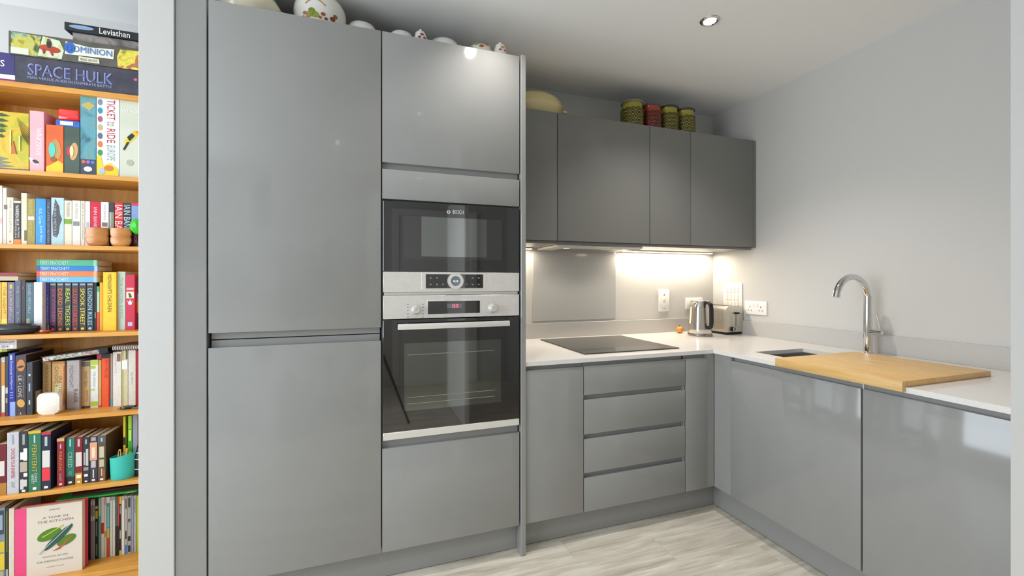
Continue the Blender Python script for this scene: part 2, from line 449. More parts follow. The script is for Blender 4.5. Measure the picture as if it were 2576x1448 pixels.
# ------------------------------------------------------------------ wall cabinets
UY = 2.228; UZ0, UZ1 = 1.500, 2.232
ux = [XP1+.002, XA(1402.5, UY), XA(1635, UY), XA(1738, UY), XA(1895, UY), XR-.001]
ulab = ['charcoal grey wall cabinet door half hidden by the tall end panel', 'widest charcoal grey wall cabinet above the glass splashback',
        'narrowest charcoal grey wall cabinet between two wider ones, under the canisters', 'charcoal grey wall cabinet beside the side wall, over the kettle']
for i in range(4):
    t = thing('wall_cabinet', ulab[i], 'cabinet', (ux[i], UY, UZ0), group=None)
    xa, xb = ux[i], ux[i+1]
    b = nbm(); box(b, xa+.0005, xb-.0005, UY+.036, YB-.001, UZ0-.017, UZ1-.004); ob('carcass', b, M_WALLDOOR, t)
    front('door', t, xa+.0018, xb-.0018, UZ0, UZ1, M_WALLDOOR, UY, .02)
    b = nbm(); box(b, xa+.0012, xb-.0012, UY+.016, UY+.036, UZ0-.017, UZ0-.003)
    ob('grip_rail', b, M_WALLDOOR, t)
    b = nbm(); box(b, xa+.0003, xb-.0003, UY+.0205, UY+.036, UZ0-.003, UZ1-.004); ob('carcass_edge', b, M_WALLDOOR, t)
b = nbm(); box(b, ux[4]+.001, ux[5], UY, YB-.001, UZ0-.002, UZ1, .001)
tag(ob('cover_panel', b, M_WALLDOOR), 'thin dark end panel between last wall cabinet and side wall', 'panel')
# extractor under the widest cabinet
HX0, HX1 = ux[1]+.02, ux[2]-.02
hz = UZ0-.0175
t = thing('extractor_hood', 'slim steel extractor with lamps under the widest wall cabinet', 'extractor', (HX0, UY+.04, hz-.02))
b = nbm(); box(b, HX0, HX1, UY+.045, YB-.03, hz-.012, hz, .002); ob('housing', b, M_STEEL, t)
b = nbm(); box(b, HX0+.01, HX1-.01, UY+.05, UY+.058, hz-.020, hz-.012, .001); ob('front_lip', b, M_STEEL, t)
b = nbm(); box(b, HX0+.10, HX1-.10, UY+.11, YB-.06, hz-.0155, hz-.012, .001); ob('filter', b, mat('#9b9a97', .35, metal=.7), t)
def lamp_spot(name, loc, power, color, size=.05, angle=2.2, blend=.6):
    d = bpy.data.lights.new(name, 'SPOT'); d.energy = power; d.color = color; d.spot_size = angle; d.spot_blend = blend; d.shadow_soft_size = size
    o = bpy.data.objects.new(name, d); COL.objects.link(o); o.location = loc
    return o
for hx in (HX0+.09, HX1-.09):
    b = nbm(); lathe(b, [(.0, -.0), (.030, 0), (.034, .003), (.034, .006)], hx, UY+.085, hz-.016, 24); lp = ob('lamp', b, M_LAMP, t)
    lamp_spot('hood_lamp_light', (hx, UY+.085, hz-.022), 2.6, (1, .90, .76), .025, 2.4)
# light strips under the other wall cabinets
for (xa, xb, pw_, lb) in ((ux[0]+.03, ux[1]-.03, 1.2, 'glowing light strip under the wall cabinet by the end panel'), (ux[2]+.02, ux[4]-.05, 3.9, 'long glowing light strip under the wall cabinets above the kettle')):
    t = thing('light_strip', lb, 'light', ((xa+xb)/2, YB-.065, hz-.012))
    b = nbm(); box(b, xa, xb, YB-.080, YB-.050, hz-.008, hz-.0003, .001); ob('profile', b, M_STEEL_L, t)
    b = nbm(); box(b, xa+.004, xb-.004, YB-.077, YB-.053, hz-.011, hz-.008, .001); ob('diffuser', b, M_LED, t)
    area_light('strip_light', ((xa+xb)/2, YB-.065, hz-.013), (0, 0, 0), xb-xa, .02, pw_, (1, .88, .72))

# ------------------------------------------------------------------ ceiling downlights
# the one in view, and the two that the doors show: the scallop on the oven column's flap and the glint on the fridge door
dl = [(1.595, 1.648, 'round recessed ceiling downlight above the sink corner', 42, ''), (.54, 1.66, 'round recessed ceiling downlight in front of the oven column', 17, '_over_oven_offscreen'),
      (.12, .05, 'round recessed ceiling downlight over the middle of the room', 46, '_over_room_offscreen')]
for (lx, ly, lb, pw_, sfx) in dl:
    t = thing('downlight', lb, 'ceiling light', (lx, ly, ZC-.012))
    b = nbm(); lathe(b, [(.029, -.004), (.034, -.007), (.042, -.005), (.046, 0.0), (.029, 0.0), (.029, -.004)], lx, ly, ZC, 40, cap=False); ob('bezel', b, M_CHROME, t, smooth=True)
    b = nbm(); lathe(b, [(0, -.0035), (.0285, -.003), (.0285, -.0005), (0, -.0005)], lx, ly, ZC, 32); ob('lamp'+sfx, b, M_LAMP, t)
    lamp_spot('downlight_beam'+sfx, (lx, ly, ZC-.015), pw_, (1., .955, .90), .03, 2.0, .9)
# ------------------------------------------------------------------ microwave
AX0, AX1 = XA(963.5, D), XA(1305.5, D)
AY = D-.004
def px_rect(x0, x1, y0, y1, Y=AY):
    xm = (x0+x1)/2
    return XA(x0, Y), XA(x1, Y), ZA(xm, y1, Y), ZA(xm, y0, Y)
t = thing('microwave', 'built-in black glass microwave with steel control strip above the oven', 'microwave', (AX0, D, 1.213))
b = nbm(); box(b, AX0+.012, AX1-.012, AY+.022, D+.42, 1.215, 1.598); ob('body', b, M_DARK, t)
b = nbm(); box(b, AX0, AX1, AY, AY+.022, 1.309, 1.603, .0015); dr = ob('door', b, M_BLACKGL, t, label='black glass door')
x0, x1, z0, z1 = px_rect(1016, 1262, 548, 653); b = nbm(); box(b, x0, x1, AY-.0008, AY+.001, z0, z1)
ob('window', b, mat('#2b2a28', .04, spec=.9, coat=1.), dr)
x0, x1, z0, z1 = px_rect(1060, 1224, 548, 646); b = nbm(); box(b, x0, x1, AY-.0014, AY+.001, z0, z1); ob('inner_window', b, mat('#8c8e8c', .05, metal=1.), dr)
x0, x1, z0, z1 = px_rect(1139, 1166, 528, 538); text('lettering', 'BOSCH', dr, M_LOGO, x0, x1, z0, z1, AY-.0016, keep=False)
xc, zc = XA(1128.5, AY), ZA(1128.5, 533, AY)
b = nbm(); ring_y(b, xc, AY-.0012, zc, .0062, .0078, .001, 24); box(b, xc-.0045, xc-.003, AY-.0012, AY, zc-.004, zc+.004); box(b, xc+.003, xc+.0045, AY-.0012, AY, zc-.004, zc+.004); box(b, xc-.003, xc+.003, AY-.0012, AY, zc-.0008, zc+.0008)
ob('emblem', b, M_LOGO, dr)
b = nbm(); box(b, AX0, AX1, AY, AY+.022, 1.222, 1.308, .002); cp = ob('control_panel', b, M_STEEL, t, smooth=True, label='brushed steel control strip')
x0, x1, z0, z1 = px_rect(1060, 1222, 685, 728); b = nbm(); box(b, x0, x1, AY-.0008, AY+.002, z0, z1, .0003); ob('display_frame', b, M_STEEL_L, cp)
x0, x1, z0, z1 = px_rect(1071, 1215, 689.5, 724.5); b = nbm(); box(b, x0, x1, AY-.0018, AY+.002, z0, z1); ob('display', b, M_BLACKGL, cp)
xc, zc = XA(1144.5, AY), ZA(1144.5, 706.5, AY)
b = nbm(); ring_y(b, xc, AY-.020, zc, .0215, .034, .022, 48); ob('dial_ring', b, M_STEEL_L, cp, smooth=True)
b = nbm(); disc_y(b, xc, AY-.016, zc, .0217, .018, 40); ob('dial_screen', b, mat('#6b7479', .1, emis='#788690', estr=.12), cp)
text('lettering', '12:12', cp, mat('#ffffff', .5, emis='#e8f4ff', estr=1.2), xc-.011, xc+.011, zc-.004, zc+.004, AY-.0168)
for (px, py) in ((1083, 699), (1099, 699), (1083, 715), (1099, 715), (1114, 715), (1174, 715), (1189, 699), (1189, 715), (1204, 699), (1204, 715)):
    xc2, zc2 = XA(px, AY), ZA(px, py, AY); b = nbm(); box(b, xc2-.004, xc2+.004, AY-.0026, AY-.0017, zc2-.003, zc2+.003, .0006); ob('touch_key', b, M_GREYINK, cp)
b = nbm(); box(b, AX0+.004, AX1-.004, AY+.010, AY+.022, 1.2095, 1.2215, .001); ob('base_strip', b, M_STEEL_L, t)

# ------------------------------------------------------------------ oven
t = thing('oven', 'built-in single oven with steel controls, bar handle and black glass door', 'oven', (AX0, D, .603))
b = nbm(); box(b, AX0+.012, AX1-.012, AY+.024, D+.55, .615, 1.20); ob('body', b, M_DARK, t)
b = nbm(); box(b, AX0, AX1, AY, AY+.022, 1.110, 1.2085, .002); cp = ob('control_panel', b, M_STEEL, t, smooth=True, label='brushed steel control panel')
x0, x1, z0, z1 = px_rect(1074, 1210, 754.5, 789.5); b = nbm(); box(b, x0, x1, AY-.0006, AY+.002, z0, z1, .0003); ob('display_frame', b, M_STEEL_L, cp)
x0, x1, z0, z1 = px_rect(1076.5, 1207, 756.5, 788); b = nbm(); box(b, x0, x1, AY-.0014, AY+.002, z0, z1); ob('display', b, M_BLACKGL, cp)
x0, x1, z0, z1 = px_rect(1125, 1161, 763.5, 774); b = nbm(); box(b, x0, x1, AY-.0018, AY, z0, z1); ob('clock_window', b, mat('#77777a', .4), cp)
x0, x1, z0, z1 = px_rect(1138, 1153, 764.5, 773); text('lettering', '12:12', cp, mat('#ff4a6a', .5, emis='#ff5570', estr=2.5), x0, x1, z0, z1, AY-.0022, keep=False)
for (px, py) in ((1046, 779), (1238, 775)):
    xc, zc = XA(px, AY), ZA(px, py, AY); b = nbm()
    prof = [(.0195, 0), (.0195, -.004), (.0165, -.008), (.0155, -.026), (.013, -.030), (0, -.030)]
    n = 32; rings = [[b.verts.new((xc+r*math.cos(2*PI*i/n), AY+yy, zc+r*math.sin(2*PI*i/n))) for i in range(n)] for r, yy in prof[:-1]]
    for A_, B_ in zip(rings, rings[1:]):
        for i in range(n): b.faces.new((A_[i], A_[(i+1) % n], B_[(i+1) % n], B_[i]))
    b.faces.new(rings[-1]); b.faces.new(list(reversed(rings[0])))
    kb = ob('knob', b, mat('#d9d6d1', .3, metal=.4), cp, smooth=True)
    b = nbm(); box(b, xc-.0008, xc+.0008, AY-.0306, AY-.029, zc+.002, zc+.012); ob('pointer', b, M_GREYINK, kb)
b = nbm()
for k in range(5):
    for (px, s) in ((1026, 1), (1064, 1)):
        xx, zz = XA(px, AY), ZA(px, 765+8*k, AY); box(b, xx-.003, xx+.003, AY-.0004, AY+.0004, zz-.0016, zz+.0016)
for a_ in range(-4, 5):
    an = PI/2+a_*.55; xx, zz = XA(1238, AY)+.029*math.cos(an), ZA(1238, 775, AY)+.029*math.sin(an); box(b, xx-.0012, xx+.0012, AY-.0004, AY+.0004, zz-.0012, zz+.0012)
ob('printed_marks', b, M_GREYINK, cp)
b = nbm(); box(b, AX0, AX1, AY, AY+.024, .637, 1.106, .0015); dr = ob('door', b, M_BLACKGL, t, label='black glass oven door')
x0, x1, z0, z1 = px_rect(1017, 1260, 858, 1022); b = nbm(); box(b, x0, x1, AY-.0008, AY+.001, z0, z1); ob('window', b, mat('#7c7e7a', .05, metal=1.), dr)
for zz in (z0+.055, z0+.028, z1-.05):
    b = nbm(); box(b, x0+.012, x1-.03, AY-.0010, AY+.001, zz, zz+.002); ob('shelf_rail', b, mat('#9c9d97', .3, metal=.4), dr)
hy = AY-.048
x0, x1 = XA(1001, hy), XA(1283, hy); zh = ZA(1142, 818, hy)
b = nbm(); box(b, x0, x1, hy, hy+.016, zh-.0115, zh+.0115, .002, 2); hd = ob('handle', b, M_STEEL_L, t, smooth=True, label='brushed steel bar handle')
for xx in (x0+.03, x1-.05):
    b = nbm(); box(b, xx, xx+.018, hy+.014, AY+.002, zh-.008, zh+.008, .001); ob('handle_bracket', b, M_STEEL, hd)
b = nbm(); box(b, AX0, AX1, AY-.001, AY+.024, .606, .637, .002); ob('bottom_trim', b, M_STEEL_L, t, smooth=True)

# ------------------------------------------------------------------ hob
hx0, hx1, hy0, hy1 = 1.072, 1.668, 1.943, 2.518
t = thing('induction_hob', 'flat black glass hob set in the white worktop', 'hob', (hx0, hy0, ZT))
b = nbm(); box(b, hx0, hx1, hy0, hy1, ZT-.0002, ZT+.0055, .0015); gl = ob('glass_plate', b, mat('#1c1a19', .12, spec=.6, coat=.4), t)
b = nbm()
for (cx_, cy_, r) in ((1.22, 2.09, .085), (1.52, 2.09, .075), (1.22, 2.37, .075), (1.52, 2.37, .095)):
    for q in range(4):
        an = q*PI/2; dx_, dy_ = math.cos(an), math.sin(an)
        box(b, cx_+r*dx_-.012*abs(dx_)-.0007, cx_+r*dx_+.012*abs(dx_)+.0007, cy_+r*dy_-.012*abs(dy_)-.0007, cy_+r*dy_+.012*abs(dy_)+.0007, ZT+.0054, ZT+.0058)
for k in range(7): box(b, 1.30+.025*k, 1.306+.025*k, hy0+.03, hy0+.033, ZT+.0054, ZT+.0058)
ob('printed_marks', b, mat('#6f6b67', .3), gl)

# ------------------------------------------------------------------ sink
t = thing('sink', 'undermounted stainless steel sink half covered by the chopping board', 'sink', (SX0, SY0, ZT-.2))
b = nbm()
w = .0015
xs_, ys_ = [SX0-.012, SX0, SX1, SX1+.012], [SY0-.012, SY0, SY1, SY1+.012]
slab(b, xs_, ys_, lambda x, y: not (SX0 < x < SX1 and SY0 < y < SY1), ZW0-.003, ZW0)
for q in ((SX0-w, SX0+w, SY0, SY1), (SX1-w, SX1+w, SY0, SY1), (SX0, SX1, SY0-w, SY0+w), (SX0, SX1, SY1-w, SY1+w)): box(b, q[0], q[1], q[2], q[3], ZW0-.19, ZW0-.001)
box(b, SX0, SX1, SY0, SY1, ZW0-.192, ZW0-.189)
ob('bowl', b, mat('#c4c2be', .25, metal=.9), t)
b = nbm(); lathe(b, [(0, .001), (.02, .001), (.042, .004), (.045, .0)], 2.15, 1.48, ZW0-.189, 28); ob('waste', b, M_CHROME, t, smooth=True)

# ------------------------------------------------------------------ tap
TX = 2.46; TY = YA(2183, TX)
t = thing('tap', 'tall chrome swan-neck mixer tap behind the chopping board', 'tap', (TX, TY, ZT))
b = nbm(); lathe(b, [(.0275, 0), (.0275, .004), (.025, .008), (.0185, .010), (.0185, .30), (.0168, .302), (.0168, .303)], TX, TY, ZT, 32); ob('body', b, M_CHROME, t, smooth=True)
RA = .118; zc = 1.172
pts = [(TX, TY, ZT+.29), (TX, TY, zc)]
pts += [(TX-RA+RA*math.cos(a), TY, zc+RA*math.sin(a)) for a in [PI*i/28 for i in range(1, 29)]]
pts = [p for p in pts]
# stop the arc short of the vertical so that the mouth tilts slightly inwards
pts = pts[:-2]
b = nbm(); tube(b, pts, .0155, 20); sp = ob('spout', b, M_CHROME, t, smooth=True)
pm = Vector(pts[-1]); dv = (pm-Vector(pts[-2])).normalized()
b = nbm(); tube(b, [pm-dv*.004, pm+dv*.010], .0172, 20); ob('aerator', b, M_CHROME, sp, smooth=True)
zl = ZX(2200, 835, TX)
b = nbm(); tube(b, [(TX, TY-.012, zl), (TX, TY-.040, zl)], .0135, 20); ob('lever_hub', b, M_CHROME, t, smooth=True)
b = nbm(); tube(b, [(TX, TY-.040, zl), (TX, TY-.064, zl)], .0105, 20); ob('lever_cap', b, M_CHROME, t, smooth=True)
b = nbm(); tube(b, [(TX, TY-.059, zl+.004), (TX-.006, TY-.054, zl+.05), (TX-.012, TY-.048, zl+.092)], [.0042, .0036, .0042], 12); ob('lever', b, M_CHROME, t, smooth=True)

# ------------------------------------------------------------------ chopping board
t = thing('chopping_board', 'thick bamboo chopping board with a front lip hooked over the worktop edge', 'chopping board', (1.80, .973, ZT))
prof = [(1.80, ZT-.016), (1.8195, ZT-.016), (1.8195, ZT+.0006), (2.345, ZT+.0006), (2.345, ZT+.0215), (1.80, ZT+.0215)]
b = nbm(); va = [b.verts.new((p[0], .973, p[1])) for p in prof]; vb = [b.verts.new((p[0], 1.467, p[1])) for p in prof]
b.faces.new(va); b.faces.new(list(reversed(vb)))
for i_ in range(6): b.faces.new((va[i_], vb[i_], vb[(i_+1) % 6], va[(i_+1) % 6]))
bmesh.ops.recalc_face_normals(b, faces=b.faces)
bmesh.ops.bevel(b, geom=list(b.edges), offset=.0015, segments=2, affect='EDGES', profile=.5)
ob('plank', b, M_BAMBOO, t, smooth=True)

# ------------------------------------------------------------------ kettle (handle turned towards the room)
KX, KY = 2.207, 2.37
t = thing('kettle', 'brushed steel jug kettle with black handle beside the toaster', 'kettle', (KX, KY, ZT), rotz=0)
ang = math.atan2(-.99, -.08)         # direction of the handle
M_KST = mat('#c9c3bb', .17, metal=.95, noise=.03, nscale=40)
b = nbm(); lathe(b, [(.078, 0), (.0795, .003), (.0795, .014), (.077, .018)], 0, 0, 0, 48); ob('power_base', b, mat('#8f8b86', .25, metal=.9), t, smooth=True, local=True)
b = nbm(); lathe(b, [(.075, .018), (.0765, .022), (.076, .05), (.072, .12), (.067, .19), (.063, .226), (.060, .232), (0, .232)], 0, 0, 0, 48); ob('body', b, M_KST, t, smooth=True, local=True)
b = nbm(); lathe(b, [(.060, .231), (.061, .238), (.055, .242), (0, .244)], 0, 0, 0, 40); ob('lid', b, M_KST, t, smooth=True, local=True)
ca, sa = math.cos(ang), math.sin(ang)
R_ = lambda r, z, s=0.: (r*ca-s*sa, r*sa+s*ca, z)
def strap(bm, path, w, th):
    """flat strip of width w following path of (r, z), thickness th outward"""
    rows = []
    for i, (r, z) in enumerate(path):
        a = path[max(i-1, 0)]; c = path[min(i+1, len(path)-1)]
        dr_, dz_ = c[0]-a[0], c[1]-a[1]; L = math.hypot(dr_, dz_) or 1; nr, nz = dz_/L, -dr_/L
        rows.append([bm.verts.new(R_(r, z, -w/2)), bm.verts.new(R_(r, z, w/2)), bm.verts.new(R_(r+nr*th, z+nz*th, w/2)), bm.verts.new(R_(r+nr*th, z+nz*th, -w/2))])
    for A_, B_ in zip(rows, rows[1:]):
        for k in range(4): bm.faces.new((A_[k], A_[(k+1) % 4], B_[(k+1) % 4], B_[k]))
    bm.faces.new(rows[0]); bm.faces.new(list(reversed(rows[-1])))
b = nbm(); strap(b, [(.058, .222), (.080, .226), (.100, .215), (.106, .190), (.108, .10), (.103, .072), (.088, .062), (.070, .075)], .026, -.012)
hd = ob('handle', b, M_DARK, t, smooth=True, local=True)
b = nbm(); strap(b, [(.1075, .200), (.1095, .16), (.1105, .11), (.1085, .088)], .022, .004); ob('handle_trim', b, M_KST, hd, smooth=True, local=True)
b = nbm(); tube(b, [R_(.094, .221), R_(.114, .222)], .006, 10); ob('switch', b, M_DARK, hd, local=True)
b = nbm()
v = [b.verts.new(R_(-.060, .226, -.022)), b.verts.new(R_(-.060, .226, .022)), b.verts.new(R_(-.066, .180, 0)), b.verts.new(R_(-.093, .222, 0))]
b.faces.new((v[0], v[1], v[3])); b.faces.new((v[0], v[3], v[2])); b.faces.new((v[1], v[2], v[3])); b.faces.new((v[0], v[2], v[1]))
ob('spout', b, M_KST, t, local=True)
lw = math.atan2(.12, -.99)
b = nbm()
for k in range(10):
    z0_, z1_ = .085+.011*k, .0965+.011*k
    ro = lambda z: .081-.0142*(z-.05)/.176*1.0
    def pp(z, s, e): rr_ = (.072-(z-.12)*.0714)+e; return (rr_*math.cos(lw+s), rr_*math.sin(lw+s), z)
    q = [b.verts.new(pp(z0_, -.13, .0022)), b.verts.new(pp(z0_, .13, .0022)), b.verts.new(pp(z1_, .13, .0022)), b.verts.new(pp(z1_, -.13, .0022))]
    b.faces.new(q)
ob('water_gauge', b, mat('#e7dcc6', .3), t, local=True)
b = nbm(); b.faces.new([b.verts.new(R_(.0772, z_, s_)) for (s_, z_) in ((.004, .036), (.022, .036), (.022, .042), (.004, .042))]); ob('badge', b, M_LOGO, t, local=True)

# ------------------------------------------------------------------ toaster
x0, x1, y0, y1 = 2.392, 2.541, 2.322, 2.585
t = thing('toaster', 'two-slice brushed steel toaster in the worktop corner', 'toaster', ((x0+x1)/2, (y0+y1)/2, ZT))
h = .200
prof = []
rr = .032
for a in [i*PI/2/6 for i in range(7)]: prof.append((x1-rr+rr*math.cos(a), ZT+h-rr+rr*math.sin(a)))
for a in [PI/2+i*PI/2/6 for i in range(7)]: prof.append((x0+rr+rr*math.cos(a), ZT+h-rr+rr*math.sin(a)))
prof += [(x0, ZT+.018), (x1, ZT+.018)]
b = nbm(); poly_y(b, prof, y0+.018, y1-y0-.036); body = ob('body', b, mat('#c3beb5', .2, metal=.95), t, smooth=True)
ip = [((p[0]-(x0+x1)/2)*1.02+(x0+x1)/2, (p[1]-ZT)*1.01+ZT) for p in prof]
for (ya, yb_) in ((y0, .02), (y1-.02, .02)):
    b = nbm(); poly_y(b, ip, ya, yb_); ob('end_cap', b, mat('#c3beb5', .33, metal=.7), t, smooth=True)
b = nbm(); box(b, x0+.006, x1-.006, y0+.006, y1-.006, ZT, ZT+.019, .003); ob('base', b, M_DARK, t)
for xx in (x0+.045, x1-.065):
    b = nbm(); box(b, xx, xx+.020, y0+.045, y1-.045, ZT+h-.004, ZT+h+.0008); ob('slot_shade', b, M_DARK, t)  # dark box on the solid top, coloured as the shade inside an opening
xm = (x0+x1)/2+.012
b = nbm(); box(b, xm-.0022, xm+.0022, y0-.0006, y0+.002, ZT+.055, ZT+.150); ob('lever_slot_shade', b, M_DARK, t)  # flat dark strip, shade of the lever opening put into its colour
b = nbm(); box(b, xm-.017, xm+.017, y0-.020, y0+.001, ZT+.146, ZT+.157, .003); ob('lever', b, M_DARK, t)
xk, zk = x0+.052, ZT+.040
b = nbm(); disc_y(b, xk, y0-.014, zk, .0165, .015, 28); kb = ob('browning_dial', b, M_DARK, t, smooth=True)
b = nbm(); box(b, xk-.003, xk+.003, y0-.016, y0-.013, zk-.013, zk+.013); ob('dial_mark', b, M_STEEL_L, kb)
for k in range(4):
    b = nbm(); disc_y(b, x0+.045, y0-.0012, ZT+.073+.019*k, .0048, .002, 14); ob('button', b, mat('#a9a59d', .3, metal=.6), t)
b = nbm(); box(b, xm+.010, xm+.035, y0-.0005, y0+.001, ZT+.050, ZT+.0525); ob('badge', b, M_GREYINK, t)

# ------------------------------------------------------------------ small amber ornament
OX, OY = 2.169, 2.526
t = thing('ornament', 'small round amber ornament with a dark stalk beside the kettle', 'ornament', (OX, OY, ZT))
b = nbm(); n_ = 30
rings = []
for i in range(11):
    ph = -PI/2+PI*i/10; ring = []
    for k in range(n_):
        th = 2*PI*k/n_; rr = .027*math.cos(ph)*(1+.06*abs(math.cos(th*3))); ring.append(b.verts.new((OX+rr*math.cos(th), OY+rr*math.sin(th), ZT+.0245+.0245*math.sin(ph)*(1 if i else .96))))
    rings.append(ring)
for A_, B_ in zip(rings, rings[1:]):
    for k in range(n_): b.faces.new((A_[k], A_[(k+1) % n_], B_[(k+1) % n_], B_[k]))
bmesh.ops.remove_doubles(b, verts=b.verts, dist=.0004)
ob('globe', b, mat('#c98a3a', .25, spec=.5, coat=.3), t, smooth=True)
b = nbm(); tube(b, [(OX, OY, ZT+.046), (OX-.002, OY, ZT+.056)], .003, 8); ob('stalk', b, mat('#5b3a14', .6), t)

# ------------------------------------------------------------------ sockets and switches
def plate_y(name, lb, cat, px0, px1, py0, py1):
    Y = YB-.009
    x0, x1 = XA(px0, Y), XA(px1, Y); xm = (px0+px1)/2; z0, z1 = ZA(xm, py1, Y), ZA(xm, py0, Y)
    t = thing(name, lb, cat, ((x0+x1)/2, YB, z0))
    b = nbm(); box(b, x0, x1, Y, YB-.0005, z0, z1, .0025, 2); ob('plate', b, M_WHITEPL, t, smooth=True)
    return t, x0, x1, z0, z1, Y
t, x0, x1, z0, z1, Y = plate_y('cooker_switch', 'upright white cooker switch plate with red neon on the wall', 'switch', 1658, 1684, 729, 783)
zm = (z0+z1)/2; xm = (x0+x1)/2
b = nbm(); box(b, xm-.011, xm+.011, Y-.004, Y+.001, zm+.006, zm+.030, .002); ob('rocker', b, mat('#ffffff', .3), t)
b = nbm(); disc_y(b, xm, Y-.001, z1-.035, .005, .002, 16); ob('neon', b, mat('#c2303a', .3, emis='#d83040', estr=.5), t)
b = nbm(); box(b, xm-.004, xm+.004, Y-.0006, Y+.001, z0+.02, z0+.026); ob('printed_mark', b, M_GREYINK, t)
t, x0, x1, z0, z1, Y = plate_y('wall_socket', 'white double wall socket partly hidden behind the kettle', 'socket', 1726, 1768, 749, 777)
for f in (.27, .73):
    xc = x0+(x1-x0)*f; b = nbm()
    for (dx_, dz_, w_, h_) in ((0, .012, .002, .005), (-.011, -.010, .004, .002), (.011, -.010, .004, .002)): box(b, xc+dx_-w_, xc+dx_+w_, Y-.0004, Y+.001, (z0+z1)/2+dz_-h_, (z0+z1)/2+dz_+h_)
    ob('pin_hole_shade', b, M_DARK, t)  # flat dark marks painted as the shade in the pin holes
def plate_x(name, lb, cat, px0, px1, py0, py1):
    X = XR-.009
    y0, y1 = YA(px1, X), YA(px0, X); xm = (px0+px1)/2; z0, z1 = ZX(xm, py1, X), ZX(xm, py0, X)
    t = thing(name, lb, cat, (XR, (y0+y1)/2, z0))
    b = nbm(); box(b, X, XR-.0005, y0, y1, z0, z1, .0025, 2); ob('plate', b, M_WHITEPL, t, smooth=True)
    return t, y0, y1, z0, z1, X
t, y0, y1, z0, z1, X = plate_x('switch_panel', 'white grid panel of small appliance switches above the toaster', 'switch', 1819, 1866, 712, 776)
M_SW = mat('#f6e9dc', .35)
for r_ in range(3):
    for c_ in range(4):
        yc = y0+(y1-y0)*(.23+.18*c_); zc = z1-(z1-z0)*(.27+.28*r_)
        b = nbm(); box(b, X-.004, X+.001, yc-.009, yc+.009, zc-.020, zc+.020, .0015); sw = ob('rocker', b, M_SW, t)
        b = nbm(); box(b, X-.0046, X-.0035, yc-.0025, yc+.0025, zc-.014, zc+.014); ob('rocker_mark', b, M_SW, sw)
t, y0, y1, z0, z1, X = plate_x('wall_socket', 'white double wall socket on the side wall right of the toaster', 'socket', 1873, 1928, 757, 791)
t['label'] = 'white double wall socket fully in view on the side wall beside the toaster'
for f in (.25, .75):
    yc = y0+(y1-y0)*f; zc = (z0+z1)/2-.008; b = nbm()
    for (dy_, dz_, w_, h_) in ((0, .014, .0025, .005), (-.012, -.010, .0045, .0025), (.012, -.010, .0045, .0025)): box(b, X-.0005, X+.001, yc+dy_-w_, yc+dy_+w_, zc+dz_-h_, zc+dz_+h_)
    ob('pin_hole_shade', b, mat('#55504c', .6), t)  # flat marks on the plate, hole shade put into the colour
    yr = y0+(y1-y0)*(.42 if f < .5 else .58)
    b = nbm(); box(b, X-.004, X+.001, yr-.006, yr+.006, z1-.034, z1-.014, .0015); ob('rocker', b, M_WHITEPL, t)

# ------------------------------------------------------------------ crockery on the tall cabinets
M_CERA = mat('#f0ede6', .15, spec=.5, coat=.3)
M_CREAMC = mat('#ece3c8', .2, coat=.3)
ZTOP = ZTT-.02
def at_top(px, Y): return XA(px, Y)
def leafs(parent, cx_, cy_, R, zc, cols, n, ph0, dph, size, sx=1.):
    """fruit and leaf decals lying on the turned wall of a dish"""
    for k in range(n):
        a = ph0+dph*k; m_ = mat(cols[k % len(cols)], .3)
        b = nbm(); s_ = size*(.8+.4*random.random()); pts = []
        for q in range(9):
            th = 2*PI*q/9; pts.append((s_*math.cos(th)*1.1, s_*math.sin(th)*.75))
        vs_ = []
        for (u_, w_) in pts:
            zz = zc+w_+(.01 if k % 2 else -.004); r_ = R(zz)+.0012; aa = a+u_/max(r_, .02)
            vs_.append(b.verts.new((cx_+sx*r_*math.cos(aa), cy_+r_*math.sin(aa), zz)))
        b.faces.new(vs_); ob('fruit_decal', b, m_, parent)
def interp(prof, z):
    for (r0, z0), (r1, z1) in zip(prof, prof[1:]):
        if min(z0, z1) <= z <= max(z0, z1) and abs(z1-z0) > 1e-6: return r0+(r1-r0)*(z-z0)/(z1-z0)
    return prof[-1][0]
def dish(name, lb, cat, px, Y, prof, m, n=40, sx=1., parts=()):
    cx_ = at_top(px, Y); t = thing(name, lb, cat, (cx_, Y, ZTOP))
    b = nbm(); lathe(b, prof, cx_, Y, ZTOP, n, sx=sx); bd = ob('body', b, m, t, smooth=True)
    return t, cx_, Y
# oval cream casserole
P = [(.07, 0), (.10, .01), (.135, .08), (.142, .115), (.140, .125), (.12, .155), (.06, .185), (0, .19)]
t, cx_, cy_ = dish('casserole_dish', 'large cream oval casserole dish on top of the fridge cabinet', 'casserole', 628, 2.06, P, M_CREAMC, sx=.88)
b = nbm(); box(b, cx_-.133, cx_+.133, cy_-.030, cy_+.035, ZTOP+.108, ZTOP+.120, .005, 2); ob('handles', b, M_CREAMC, t, smooth=True)
